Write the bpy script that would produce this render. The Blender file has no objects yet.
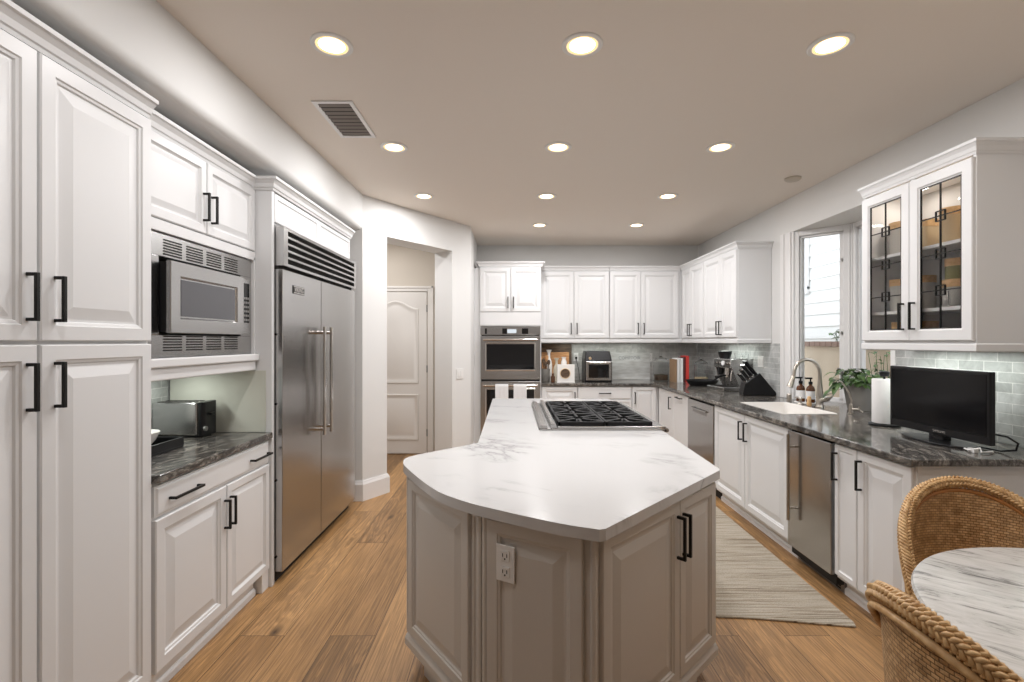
import bpy, bmesh, math, random
from mathutils import Vector, Matrix
random.seed(7)
PI = math.pi
R = math.radians
sc = bpy.context.scene
COL = sc.collection

# ------------------------------------------------------------------ camera
cam_d = bpy.data.cameras.new('camera')
cam_d.sensor_width = 36.0
cam_d.lens = 36.0 * 484.0 / 1024.0
cam_d.clip_start = 0.03
cam = bpy.data.objects.new('camera', cam_d)
cam.location = (0, 0, 1.46)
cam.rotation_euler = (R(90), 0, 0)
COL.objects.link(cam)
sc.camera = cam

# ------------------------------------------------------------------ exposure
sc.view_settings.view_transform = 'Standard'
sc.view_settings.look = 'None'
sc.view_settings.exposure = 0.57
sc.view_settings.gamma = 1.0
sc.view_settings.use_curve_mapping = False

# ------------------------------------------------------------------ sky
world = bpy.data.worlds.new('world')
sc.world = world
world.use_nodes = True
wn = world.node_tree
wbg = wn.nodes['Background']
wbg.inputs['Color'].default_value = (0.86, 0.93, 1.0, 1)
wbg.inputs['Strength'].default_value = 1.5

# ------------------------------------------------------------------ lights the room has, plus added ones
LAMP_COL = (0.99, 0.985, 1.0)
LAMP_W = 7.0


def area(name, loc, rot, sx, sy, power, color, parent=None, spread=180):
    d = bpy.data.lights.new(name, 'AREA')
    d.shape = 'RECTANGLE'
    d.size = sx
    d.size_y = sy
    d.energy = power
    d.color = color
    d.spread = R(spread)
    o = bpy.data.objects.new(name, d)
    o.location = loc
    o.rotation_euler = rot
    if parent:
        o.parent = parent
    COL.objects.link(o)
    return o




# ------------------------------------------------------------------ tagging helpers
def tag(o, label=None, cat=None, group=None, kind=None):
    if label: o['label'] = label
    if cat: o['category'] = cat
    if group: o['group'] = group
    if kind: o['kind'] = kind
    return o


def thing(name, label, cat, loc=(0, 0, 0), rz=0.0, group=None):
    o = bpy.data.objects.new(name, None)
    o.empty_display_size = 0.05
    o.location = loc
    o.rotation_euler = (0, 0, rz)
    COL.objects.link(o)
    return tag(o, label, cat, group)


def copy_tree(o, parent=None):
    c = o.copy()
    COL.objects.link(c)
    c.parent = parent
    for ch in list(o.children):
        copy_tree(ch, c)
    return c


# ------------------------------------------------------------------ mesh builder
class MB:
    def __init__(s):
        s.bm = bmesh.new()

    def face(s, pts):
        vs = [s.bm.verts.new(p) for p in pts]
        return s.bm.faces.new(vs)

    def box(s, x0, x1, y0, y1, z0, z1):
        if x0 > x1: x0, x1 = x1, x0
        if y0 > y1: y0, y1 = y1, y0
        if z0 > z1: z0, z1 = z1, z0
        return s.prism([(x0, y0), (x1, y0), (x1, y1), (x0, y1)], z0, z1)

    def prism(s, poly, z0, z1):
        b = [s.bm.verts.new((p[0], p[1], z0)) for p in poly]
        t = [s.bm.verts.new((p[0], p[1], z1)) for p in poly]
        n = len(poly)
        s.bm.faces.new(b[::-1])
        s.bm.faces.new(t)
        for i in range(n):
            j = (i + 1) % n
            s.bm.faces.new((b[i], b[j], t[j], t[i]))
        return s

    def loft(s, rings, close_ring=True, cap=True):
        """rings: list of lists of 3D points, the same number in each"""
        rv = [[s.bm.verts.new(p) for p in r] for r in rings]
        n = len(rv[0])
        m = n if close_ring else n - 1
        for a, b in zip(rv[:-1], rv[1:]):
            for i in range(m):
                j = (i + 1) % n
                try:
                    s.bm.faces.new((a[i], a[j], b[j], b[i]))
                except ValueError:
                    pass
        if cap and close_ring:
            try:
                s.bm.faces.new(rv[0][::-1])
                s.bm.faces.new(rv[-1])
            except ValueError:
                pass
        return s

    def cyl(s, p0, p1, r0, r1=None, seg=20):
        if r1 is None: r1 = r0
        p0 = Vector(p0); p1 = Vector(p1)
        d = (p1 - p0).normalized()
        a = Vector((0, 0, 1)) if abs(d.z) < 0.9 else Vector((1, 0, 0))
        u = d.cross(a).normalized()
        v = d.cross(u).normalized()
        rings = []
        for p, r in ((p0, r0), (p1, r1)):
            rings.append([p + (u * math.cos(2 * PI * i / seg) + v * math.sin(2 * PI * i / seg)) * r for i in range(seg)])
        return s.loft(rings)

    def tube(s, path, r, seg=10, closed=False):
        P = [Vector(p) for p in path]
        n = len(P)
        rs = r if isinstance(r, (list, tuple)) else [r] * n
        rings = []
        prev = None
        for i in range(n):
            if closed:
                d = (P[(i + 1) % n] - P[i - 1]).normalized()
            else:
                d = (P[min(i + 1, n - 1)] - P[max(i - 1, 0)]).normalized()
            if prev is None:
                a = Vector((0, 0, 1)) if abs(d.z) < 0.9 else Vector((1, 0, 0))
                u = (a - d * a.dot(d)).normalized()
            else:
                u = (prev - d * prev.dot(d)).normalized()
            prev = u
            v = d.cross(u)
            rings.append([P[i] + (u * math.cos(2 * PI * k / seg) + v * math.sin(2 * PI * k / seg)) * rs[i] for k in range(seg)])
        if closed:
            rings.append(rings[0])
            return s.loft(rings, cap=False)
        return s.loft(rings)

    def lathe(s, prof, c=(0, 0), seg=28):
        """prof: list of (r, z) from one end of the outline to the other"""
        rings = []
        for r, z in prof:
            rr = max(r, 0.0004)
            rings.append([(c[0] + rr * math.cos(2 * PI * i / seg), c[1] + rr * math.sin(2 * PI * i / seg), z) for i in range(seg)])
        return s.loft(rings, cap=(prof[0] != prof[-1]))

    def sweep(s, path, prof, closed=False):
        """sweep a closed (out, z) profile along a plan path; 'out' points to the right of travel"""
        P = [Vector((p[0], p[1])) for p in path]
        n = len(P)
        rings = []
        for i in range(n):
            if closed:
                d0 = (P[i] - P[i - 1]).normalized(); d1 = (P[(i + 1) % n] - P[i]).normalized()
            else:
                d1 = (P[min(i + 1, n - 1)] - P[min(i, n - 2)]).normalized()
                d0 = (P[max(i, 1)] - P[max(i - 1, 0)]).normalized()
            n0 = Vector((d0.y, -d0.x)); n1 = Vector((d1.y, -d1.x))
            m = (n0 + n1).normalized()
            k = 1.0 / max(m.dot(n0), 0.2)
            rings.append([(P[i].x + m.x * o * k, P[i].y + m.y * o * k, z) for o, z in prof])
        if closed:
            rings.append(rings[0])
        return s.loft(rings, cap=not closed)

    def panel(s, x0, x1, z0, z1, prof, yb=0.0, holes=False):
        """door slab seen from -y: prof is (inset, out) rings from the edge to the middle"""
        def ring(i, o):
            return [(x0 + i, yb - o, z0 + i), (x1 - i, yb - o, z0 + i), (x1 - i, yb - o, z1 - i), (x0 + i, yb - o, z1 - i)]
        rings = [ring(0, 0)] + [ring(i, o) for i, o in prof]
        return s.loft(rings, cap=not holes)

    def build(s, name, mat, parent=None, bevel=0.0, smooth=None, seg=2):
        bmesh.ops.recalc_face_normals(s.bm, faces=s.bm.faces)
        me = bpy.data.meshes.new(name)
        s.bm.to_mesh(me)
        s.bm.free()
        o = bpy.data.objects.new(name, me)
        me.materials.append(mat)
        if smooth is not None:
            for p in me.polygons: p.use_smooth = True
            me.set_sharp_from_angle(angle=R(smooth))
        if bevel > 0:
            b = o.modifiers.new('bevel', 'BEVEL')
            b.width = bevel
            b.segments = seg
            b.limit_method = 'ANGLE'
            b.angle_limit = R(40)
        if parent: o.parent = parent
        COL.objects.link(o)
        return o


def struct(name, mb, mat, **k):
    o = mb.build(name, mat, **k)
    o['kind'] = 'structure'
    return o


def plate_with_hole(mb, outer, holes, z0, z1):
    bm = mb.bm
    loops = []
    for lp in [outer] + holes:
        vs = [bm.verts.new((p[0], p[1], z1)) for p in lp]
        es = [bm.edges.new((vs[i], vs[(i + 1) % len(vs)])) for i in range(len(vs))]
        loops.append((vs, es))
    edges = [e for _, es in loops for e in es]
    r = bmesh.ops.triangle_fill(bm, edges=edges, use_beauty=True)
    faces = [f for f in r['geom'] if isinstance(f, bmesh.types.BMFace)]
    ex = bmesh.ops.extrude_face_region(bm, geom=faces)
    for v in [v for v in ex['geom'] if isinstance(v, bmesh.types.BMVert)]:
        v.co.z = z0


def text_mesh(name, body, size, mat, parent, loc, rot, depth=0.0006):
    cu = bpy.data.curves.new(name, 'FONT')
    cu.body = body
    cu.size = size
    cu.extrude = depth
    cu.align_x = 'CENTER'
    cu.align_y = 'CENTER'
    t = bpy.data.objects.new(name, cu)
    COL.objects.link(t)
    dg = bpy.context.evaluated_depsgraph_get()
    me = bpy.data.meshes.new_from_object(t.evaluated_get(dg))
    bpy.data.objects.remove(t)
    me.materials.clear()
    me.materials.append(mat)
    o = bpy.data.objects.new(name, me)
    o.location = loc
    o.rotation_euler = rot
    o.parent = parent
    COL.objects.link(o)
    return o


# ------------------------------------------------------------------ materials
def mat(name, color=(0.8, 0.8, 0.8), rough=0.5, metal=0.0, **kw):
    m = bpy.data.materials.new(name)
    m.use_nodes = True
    b = m.node_tree.nodes['Principled BSDF']
    b.inputs['Base Color'].default_value = (*color, 1)
    b.inputs['Roughness'].default_value = rough
    b.inputs['Metallic'].default_value = metal
    for k, v in kw.items():
        b.inputs[k.replace('_', ' ')].default_value = v
    return m


class NT:
    def __init__(s, m):
        s.t = m.node_tree
        s.b = s.t.nodes['Principled BSDF']

    def n(s, typ, **kw):
        x = s.t.nodes.new(typ)
        for k, v in kw.items():
            if k in x.inputs: x.inputs[k].default_value = v
            else: setattr(x, k, v)
        return x

    def l(s, a, b):
        s.t.links.new(a, b)

    def coords(s, scale=(1, 1, 1), rot=(0, 0, 0), loc=(0, 0, 0)):
        tc = s.n('ShaderNodeTexCoord')
        mp = s.n('ShaderNodeMapping')
        mp.inputs['Scale'].default_value = scale
        mp.inputs['Rotation'].default_value = rot
        mp.inputs['Location'].default_value = loc
        s.l(tc.outputs['Object'], mp.inputs['Vector'])
        return mp.outputs['Vector']

    def noise(s, vec, scale, detail=4.0, rough=0.5, dist=0.0):
        x = s.n('ShaderNodeTexNoise')
        x.inputs['Scale'].default_value = scale
        x.inputs['Detail'].default_value = detail
        x.inputs['Roughness'].default_value = rough
        x.inputs['Distortion'].default_value = dist
        s.l(vec, x.inputs['Vector'])
        return x.outputs['Fac']

    def ramp(s, fac, stops):
        r = s.n('ShaderNodeValToRGB')
        e = r.color_ramp.elements
        while len(e) < len(stops): e.new(0.5)
        for i, (p, c) in enumerate(stops):
            e[i].position = p
            e[i].color = (*c, 1) if len(c) == 3 else c
        s.l(fac, r.inputs['Fac'])
        return r.outputs['Color']

    def mix(s, fac, a, b, blend='MIX'):
        m = s.n('ShaderNodeMix', data_type='RGBA', blend_type=blend)
        if isinstance(fac, (int, float)): m.inputs[0].default_value = fac
        else: s.l(fac, m.inputs[0])
        for v, i in ((a, 6), (b, 7)):
            if isinstance(v, tuple): m.inputs[i].default_value = (*v, 1)
            else: s.l(v, m.inputs[i])
        return m.outputs[2]

    def bump(s, h, strength=0.2, dist=0.01):
        x = s.n('ShaderNodeBump')
        x.inputs['Strength'].default_value = strength
        x.inputs['Distance'].default_value = dist
        s.l(h, x.inputs['Height'])
        s.l(x.outputs['Normal'], s.b.inputs['Normal'])


M = {}
M['cab'] = mat('cabinet_paint', (0.765, 0.765, 0.765), 0.38)
M['cab_in'] = mat('cabinet_interior', (0.62, 0.61, 0.60), 0.6)
M['island'] = mat('island_paint', (0.62, 0.585, 0.54), 0.40)
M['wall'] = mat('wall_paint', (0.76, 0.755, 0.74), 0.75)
t = NT(M['wall']); v = t.coords(); t.bump(t.noise(v, 90, 3), 0.12, 0.003)
M['ceiling'] = mat('ceiling_paint', (0.82, 0.75, 0.675), 0.8)
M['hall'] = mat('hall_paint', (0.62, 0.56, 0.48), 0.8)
M['niche'] = mat('niche_paint', (0.66, 0.66, 0.58), 0.6)
M['door'] = mat('door_paint', (0.80, 0.77, 0.73), 0.45)
M['trim'] = mat('trim_paint', (0.82, 0.81, 0.80), 0.4)
M['black'] = mat('black_metal', (0.018, 0.017, 0.016), 0.42, 0.6)
M['iron'] = mat('cast_iron', (0.010, 0.010, 0.011), 0.55, 0.0, Specular_IOR_Level=0.3)
M['blackplastic'] = mat('black_plastic', (0.008, 0.008, 0.009), 0.28, Specular_IOR_Level=0.35)
M['screen'] = mat('dark_screen', (0.004, 0.004, 0.005), 0.12, Specular_IOR_Level=0.25)
M['ovenglass'] = mat('dark_oven_glass', (0.01, 0.01, 0.011), 0.05)
M['mwglass'] = mat('microwave_glass', (0.10, 0.10, 0.11), 0.16)
M['dark'] = mat('dark_void', (0.02, 0.018, 0.016), 0.8)
M['white'] = mat('white_porcelain', (0.86, 0.84, 0.81), 0.18)
M['sinkwhite'] = mat('sink_fireclay', (0.82, 0.79, 0.75), 0.2)
M['plastic'] = mat('white_plastic', (0.82, 0.81, 0.79), 0.4)
M['paper'] = mat('paper_towel', (0.84, 0.83, 0.82), 0.95)
t = NT(M['paper']); t.bump(t.noise(t.coords(), 160, 2), 0.35, 0.003)
M['nickel'] = mat('brushed_nickel', (0.50, 0.46, 0.41), 0.28, 1.0)
M['copper'] = mat('copper', (0.85, 0.42, 0.24), 0.2, 1.0)
M['amber'] = mat('amber_glass', (0.10, 0.035, 0.012), 0.08)
M['label'] = mat('paper_label', (0.80, 0.80, 0.80), 0.7)
M['glass'] = mat('clear_glass', (1, 1, 1), 0.0, Transmission_Weight=1.0, IOR=1.15)
M['jar'] = mat('jar_glass', (0.97, 0.98, 0.98), 0.02, Transmission_Weight=1.0, IOR=1.2)
M['cream'] = mat('cream_ceramic', (0.72, 0.66, 0.54), 0.35)
M['stone'] = mat('grey_stoneware', (0.24, 0.225, 0.205), 0.75)
M['red'] = mat('red_cover', (0.62, 0.05, 0.04), 0.5)
M['brownbook'] = mat('brown_cover', (0.30, 0.19, 0.11), 0.6)
M['maroon'] = mat('maroon_cover', (0.10, 0.02, 0.02), 0.5)
M['leaf'] = mat('leaf_green', (0.10, 0.20, 0.045), 0.45)
t = NT(M['leaf']); t.l(t.ramp(t.noise(t.coords(), 14, 2), [(0.35, (0.018, 0.05, 0.014)), (0.68, (0.13, 0.23, 0.06))]), t.b.inputs['Base Color'])
M['cord'] = mat('white_cord', (0.75, 0.74, 0.72), 0.5)
M['brass'] = mat('warm_trim', (0.80, 0.62, 0.40), 0.35, 0.4)
M['panel_window'] = mat('tinted_window', (0.10, 0.12, 0.14), 0.1)

# brushed steel
def steel(name, base, rough, sc3):
    m = mat(name, base, rough, 1.0)
    t = NT(m)
    v = t.coords(sc3)
    nz = t.noise(v, 1.0, 5, 0.6)
    rr = t.n('ShaderNodeMapRange')
    rr.inputs['To Min'].default_value = rough - 0.03
    rr.inputs['To Max'].default_value = rough + 0.05
    t.l(nz, rr.inputs['Value'])
    t.l(rr.outputs['Result'], t.b.inputs['Roughness'])
    return m
M['steel'] = steel('stainless_steel', (0.49, 0.485, 0.48), 0.24, (2.5, 2.5, 420))
M['steel_v'] = steel('stainless_steel_grained', (0.455, 0.45, 0.445), 0.20, (3, 3, 380))
M['chrome'] = mat('polished_steel', (0.74, 0.71, 0.68), 0.14, 1.0)
M['grey_metal'] = mat('grey_enamel', (0.30, 0.29, 0.28), 0.35, 0.7)

# oak floor
m = mat('oak_planks', (0.4, 0.25, 0.12), 0.42)
t = NT(m)
v = t.coords(rot=(0, 0, R(90)))
br = t.n('ShaderNodeTexBrick')
br.offset = 0.37
br.offset_frequency = 2
for k, val in (('Scale', 1.0), ('Mortar Size', 0.0016), ('Mortar Smooth', 0.1), ('Bias', 0.0), ('Brick Width', 1.75), ('Row Height', 0.225)):
    br.inputs[k].default_value = val
br.inputs['Color1'].default_value = (0.0, 0.0, 0.0, 1)
br.inputs['Color2'].default_value = (1, 1, 1, 1)
br.inputs['Mortar'].default_value = (0.5, 0.5, 0.5, 1)
t.l(v, br.inputs['Vector'])
# per plank offset of the grain
add = t.n('ShaderNodeVectorMath', operation='MULTIPLY_ADD')
t.l(br.outputs['Color'], add.inputs[0]); add.inputs[1].default_value = (7.3, 3.1, 5.0)
v2 = t.coords()
t.l(v2, add.inputs[2])
mp = t.n('ShaderNodeMapping'); mp.inputs['Scale'].default_value = (9.0, 1.1, 1.0)
t.l(add.outputs[0], mp.inputs['Vector'])
warp = t.noise(mp.outputs['Vector'], 1.3, 4, 0.55, 0.6)
wv = t.n('ShaderNodeMath', operation='MULTIPLY'); t.l(warp, wv.inputs[0]); wv.inputs[1].default_value = 46.0
sn = t.n('ShaderNodeMath', operation='SINE'); t.l(wv.outputs[0], sn.inputs[0])
rings_ = t.ramp(sn.outputs[0], [(0.0, (0.0, 0.0, 0.0)), (1.0, (1, 1, 1))])
mp2 = t.n('ShaderNodeMapping'); mp2.inputs['Scale'].default_value = (95.0, 1.8, 1.0)
t.l(add.outputs[0], mp2.inputs['Vector'])
fine = t.noise(mp2.outputs['Vector'], 1.6, 4, 0.65)
tone = t.ramp(br.outputs['Color'], [(0.0, (0.36, 0.20, 0.08)), (0.35, (0.47, 0.27, 0.113)), (0.7, (0.53, 0.31, 0.135)), (1.0, (0.385, 0.218, 0.092))])
gate_ = t.ramp(br.outputs['Color'], [(0.55, (0.10, 0.10, 0.10)), (0.75, (0.32, 0.32, 0.32))])
c1 = t.mix(gate_, tone, t.mix(1.0, tone, rings_, 'MULTIPLY'))
c2 = t.mix(0.62, c1, t.mix(1.0, c1, t.ramp(fine, [(0.36, (0.35, 0.32, 0.28)), (0.62, (1.25, 1.22, 1.18))]), 'MULTIPLY'))
big = t.noise(mp.outputs['Vector'], 0.7, 3)
c3 = t.mix(0.42, c2, t.mix(1.0, c2, t.ramp(big, [(0.3, (0.55, 0.5, 0.46)), (0.7, (1.25, 1.25, 1.25))]), 'MULTIPLY'))
vo = t.n('ShaderNodeTexVoronoi'); vo.inputs['Scale'].default_value = 1.0
mp3 = t.n('ShaderNodeMapping'); mp3.inputs['Scale'].default_value = (3.4, 1.7, 1.0); t.l(add.outputs[0], mp3.inputs['Vector'])
t.l(mp3.outputs['Vector'], vo.inputs['Vector'])
c4 = t.mix(t.ramp(vo.outputs['Distance'], [(0.0, (1, 1, 1)), (0.13, (0, 0, 0))]), c3, (0.05, 0.025, 0.012))
seam = t.ramp(br.outputs['Fac'], [(0.0, (0, 0, 0)), (1.0, (1, 1, 1))])
c5 = t.mix(seam, c4, (0.07, 0.035, 0.016))
t.l(c5, t.b.inputs['Base Color'])
t.bump(fine, 0.10, 0.002)
M['floor'] = m

# dark streaked granite
m = mat('dark_granite', (0.1, 0.1, 0.1), 0.12)
t = NT(m)
v = t.coords((1, 1, 1), rot=(0, 0, R(20)))
w1 = t.noise(v, 2.2, 5, 0.6, 1.2)
vm = t.n('ShaderNodeMapping'); vm.inputs['Scale'].default_value = (13.0, 3.4, 9.0); t.l(v, vm.inputs['Vector'])
w2 = t.noise(vm.outputs['Vector'], 1.5, 9, 0.68, 1.9)
col = t.ramp(w2, [(0.30, (0.014, 0.014, 0.015)), (0.44, (0.06, 0.057, 0.054)), (0.53, (0.12, 0.115, 0.105)), (0.58, (0.27, 0.26, 0.24)), (0.64, (0.09, 0.087, 0.08)), (0.8, (0.04, 0.038, 0.037))])
col = t.mix(0.5, col, t.mix(1.0, col, t.ramp(w1, [(0.35, (0.45, 0.45, 0.5)), (0.65, (1.6, 1.45, 1.3))]), 'MULTIPLY'))
t.l(col, t.b.inputs['Base Color'])
M['granite'] = m

# white quartz with soft veins
m = mat('white_quartz', (0.8, 0.8, 0.8), 0.16)
t = NT(m)
v = t.coords(rot=(0, 0, R(38)))
vm = t.n('ShaderNodeMapping'); vm.inputs['Scale'].default_value = (0.8, 2.0, 1.0); t.l(v, vm.inputs['Vector'])
a = t.noise(vm.outputs['Vector'], 1.25, 8, 0.62, 0.9)
s1 = t.n('ShaderNodeMath', operation='SUBTRACT'); t.l(a, s1.inputs[0]); s1.inputs[1].default_value = 0.5
ab = t.n('ShaderNodeMath', operation='ABSOLUTE'); t.l(s1.outputs[0], ab.inputs[0])
vein = t.ramp(ab.outputs[0], [(0.0, (1, 1, 1)), (0.010, (0.5, 0.5, 0.5)), (0.035, (0.12, 0.12, 0.12)), (0.08, (0, 0, 0))])
gate = t.ramp(t.noise(v, 1.9, 3), [(0.46, (0, 0, 0)), (0.61, (1, 1, 1))])
vg = t.mix(1.0, vein, gate, 'MULTIPLY')
t.l(t.mix(vg, (0.63, 0.625, 0.62), (0.31, 0.305, 0.305)), t.b.inputs['Base Color'])
M['quartz'] = m

# table marble
m = mat('grey_veined_marble', (0.8, 0.8, 0.8), 0.2)
t = NT(m)
v = t.coords(rot=(0, 0, R(38)))
vm = t.n('ShaderNodeMapping'); vm.inputs['Scale'].default_value = (3.0, 15.0, 1.0); t.l(v, vm.inputs['Vector'])
a = t.noise(vm.outputs['Vector'], 1.5, 10, 0.72, 1.1)
t.l(t.ramp(a, [(0.30, (0.13, 0.13, 0.125)), (0.39, (0.30, 0.295, 0.28)), (0.46, (0.53, 0.52, 0.49)), (0.58, (0.62, 0.605, 0.58))]), t.b.inputs['Base Color'])
M['marble'] = m

# tiles
def tile(name, w, h, c1, c2, mortar, swap):
    m = mat(name, c1, 0.22)
    t = NT(m)
    tc = t.n('ShaderNodeTexCoord')
    sx = t.n('ShaderNodeSeparateXYZ'); t.l(tc.outputs['Object'], sx.inputs[0])
    cb = t.n('ShaderNodeCombineXYZ')
    t.l(sx.outputs['Y' if swap else 'X'], cb.inputs['X']); t.l(sx.outputs['Z'], cb.inputs['Y'])
    br = t.n('ShaderNodeTexBrick')
    for k, val in (('Scale', 1.0), ('Mortar Size', 0.0024), ('Mortar Smooth', 0.2), ('Brick Width', w), ('Row Height', h)):
        br.inputs[k].default_value = val
    br.inputs['Color1'].default_value = (*c1, 1); br.inputs['Color2'].default_value = (*c2, 1); br.inputs['Mortar'].default_value = (*mortar, 1)
    t.l(cb.outputs[0], br.inputs['Vector'])
    nz = t.ramp(t.noise(t.coords(), 9, 6, 0.65, 0.8), [(0.3, (0.72, 0.72, 0.72)), (0.6, (1.08, 1.08, 1.08))])
    t.l(t.mix(1.0, br.outputs['Color'], nz, 'MULTIPLY'), t.b.inputs['Base Color'])
    inv = t.n('ShaderNodeMath', operation='SUBTRACT'); inv.inputs[0].default_value = 1.0; t.l(br.outputs['Fac'], inv.inputs[1])
    t.bump(inv.outputs[0], 0.35, 0.002)
    return m
M['tile_r'] = tile('marble_tile_right', 0.152, 0.054, (0.42, 0.43, 0.42), (0.56, 0.57, 0.56), (0.72, 0.72, 0.70), True)
M['tile_b'] = tile('marble_tile_back', 0.152, 0.054, (0.47, 0.46, 0.44), (0.56, 0.55, 0.53), (0.64, 0.63, 0.61), False)

# wool rug
m = mat('woven_rug', (0.6, 0.55, 0.45), 0.95)
t = NT(m)
vm = t.coords((1.3, 70.0, 1.0))
a = t.noise(vm, 1.6, 5, 0.7, 0.5)
vb = t.coords((60.0, 60.0, 1.0))
b_ = t.noise(vb, 2.2, 2)
c = t.ramp(a, [(0.36, (0.16, 0.12, 0.08)), (0.44, (0.36, 0.30, 0.22)), (0.50, (0.50, 0.445, 0.36)), (0.7, (0.58, 0.53, 0.45))])
t.l(t.mix(0.35, c, t.mix(1.0, c, t.ramp(b_, [(0.3, (0.55, 0.52, 0.47)), (0.6, (1.15, 1.15, 1.15))]), 'MULTIPLY')), t.b.inputs['Base Color'])
t.bump(a, 0.8, 0.01)
M['rug'] = m

# cane weave: u runs with object X/Y angle, v with Z
def weave(name, horizontal=0.016, vert=0.009):
    m = mat(name, (0.5, 0.3, 0.13), 0.5)
    t = NT(m)
    uv = t.n('ShaderNodeUVMap')
    br = t.n('ShaderNodeTexBrick')
    for k, val in (('Scale', 1.0), ('Mortar Size', 0.0016), ('Mortar Smooth', 1.0), ('Brick Width', 0.024), ('Row Height', 0.0105), ('Bias', 0.0)):
        br.inputs[k].default_value = val
    br.inputs['Color1'].default_value = (0.50, 0.295, 0.13, 1)
    br.inputs['Color2'].default_value = (0.66, 0.43, 0.22, 1)
    br.inputs['Mortar'].default_value = (0.20, 0.09, 0.03, 1)
    t.l(uv.outputs['UV'], br.inputs['Vector'])
    nz = t.ramp(t.noise(uv.outputs['UV'], 26, 4), [(0.3, (0.7, 0.66, 0.6)), (0.65, (1.15, 1.15, 1.15))])
    t.l(t.mix(1.0, br.outputs['Color'], nz, 'MULTIPLY'), t.b.inputs['Base Color'])
    inv = t.n('ShaderNodeMath', operation='SUBTRACT'); inv.inputs[0].default_value = 1.0; t.l(br.outputs['Fac'], inv.inputs[1])
    t.bump(inv.outputs[0], 0.9, 0.004)
    return m
M['weave'] = weave('woven_cane')
m = mat('rattan', (0.62, 0.37, 0.16), 0.42)
t = NT(m)
t.l(t.ramp(t.noise(t.coords(), 38, 4), [(0.3, (0.44, 0.245, 0.095)), (0.7, (0.74, 0.50, 0.25))]), t.b.inputs['Base Color'])
M['rattan'] = m
M['rattan_dark'] = mat('rattan_pole', (0.40, 0.17, 0.05), 0.35)

def wood(name, a, b, sc_=(3, 20, 20)):
    m = mat(name, a, 0.5)
    t = NT(m)
    t.l(t.ramp(t.noise(t.coords(sc_), 3, 5, 0.6, 0.4), [(0.3, a), (0.7, b)]), t.b.inputs['Base Color'])
    return m
M['board_dark'] = wood('walnut_board', (0.045, 0.028, 0.018), (0.16, 0.10, 0.06))
M['board_orange'] = wood('acacia_board', (0.42, 0.17, 0.06), (0.72, 0.40, 0.18))
M['bamboo'] = wood('bamboo_lid', (0.60, 0.36, 0.16), (0.78, 0.52, 0.27))
M['jarfill_tan'] = mat('dry_oats', (0.62, 0.48, 0.30), 0.35)
M['jarfill_grey'] = mat('dry_flour', (0.58, 0.56, 0.52), 0.25)
M['jarfill_green'] = mat('dry_peas', (0.28, 0.27, 0.12), 0.9)
M['signface'] = mat('whitewashed_sign', (0.46, 0.48, 0.48), 0.6)
t = NT(M['signface']); t.l(t.ramp(t.noise(t.coords((3, 1, 14)), 2.2, 5), [(0.3, (0.42, 0.41, 0.39)), (0.65, (0.60, 0.60, 0.59))]), t.b.inputs['Base Color'])
M['ink'] = mat('faded_ink', (0.20, 0.21, 0.22), 0.7)
M['badge'] = mat('badge_chrome', (0.75, 0.73, 0.70), 0.25, 0.8)

# outdoors
m = mat('lap_siding', (0.80, 0.79, 0.76), 0.6)
M['siding'] = m
m = mat('tan_stucco', (0.50, 0.39, 0.27), 0.9)
t = NT(m); t.bump(t.noise(t.coords(), 60, 4), 0.4, 0.01)
t.l(t.ramp(t.noise(t.coords(), 2.0, 4), [(0.3, (0.54, 0.44, 0.33)), (0.7, (0.63, 0.53, 0.41))]), t.b.inputs['Base Color'])
M['stucco'] = m
M['brick'] = mat('brick_cap', (0.28, 0.19, 0.15), 0.9)
M['soil'] = mat('side_yard_paving', (0.35, 0.31, 0.26), 0.9)

def emis(name, col, s):
    m = bpy.data.materials.new(name); m.use_nodes = True
    nt = m.node_tree; nt.nodes.remove(nt.nodes['Principled BSDF'])
    e = nt.nodes.new('ShaderNodeEmission'); e.inputs['Color'].default_value = (*col, 1); e.inputs['Strength'].default_value = s
    nt.links.new(e.outputs[0], nt.nodes['Material Output'].inputs['Surface'])
    return m
M['lampglow'] = emis('lamp_glow', (1.0, 0.80, 0.55), 6.0)
M['baffle'] = emis('lamp_baffle', (1.0, 0.66, 0.33), 1.0)  # emission stands in for lamp light falling on the baffle ring
M['display'] = emis('oven_display', (0.75, 0.80, 0.85), 0.7)

# ================================================================== THE SHELL
CH = 2.80          # ceiling
XR = 2.605         # right wall
YB = 6.79          # back wall
XL = -2.05         # left wall behind the units
SOF = 2.476        # soffit / header height

m_ = MB(); m_.box(-3.2, 4.2, -2.9, 7.0, -0.06, 0.0)
struct('floor', m_, M['floor'])
m_ = MB(); m_.box(-3.2, 2.75, -2.9, 7.0, CH, CH + 0.08)
struct('ceiling', m_, M['ceiling'])
m_ = MB(); m_.box(-0.888, XR + 0.14, YB, YB + 0.12, 0, CH)
struct('wall_back', m_, M['wall'])
# right wall with the bay opening
m_ = MB()
m_.box(XR, XR + 0.12, -2.9, 3.309, 0, CH)
m_.box(XR, XR + 0.12, 4.508, YB, 0, CH)
m_.box(XR, XR + 0.12, 3.309, 4.508, SOF, CH)
m_.box(XR, XR + 0.12, 3.309, 4.508, 0, 0.88)
struct('wall_right', m_, M['wall'])
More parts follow.
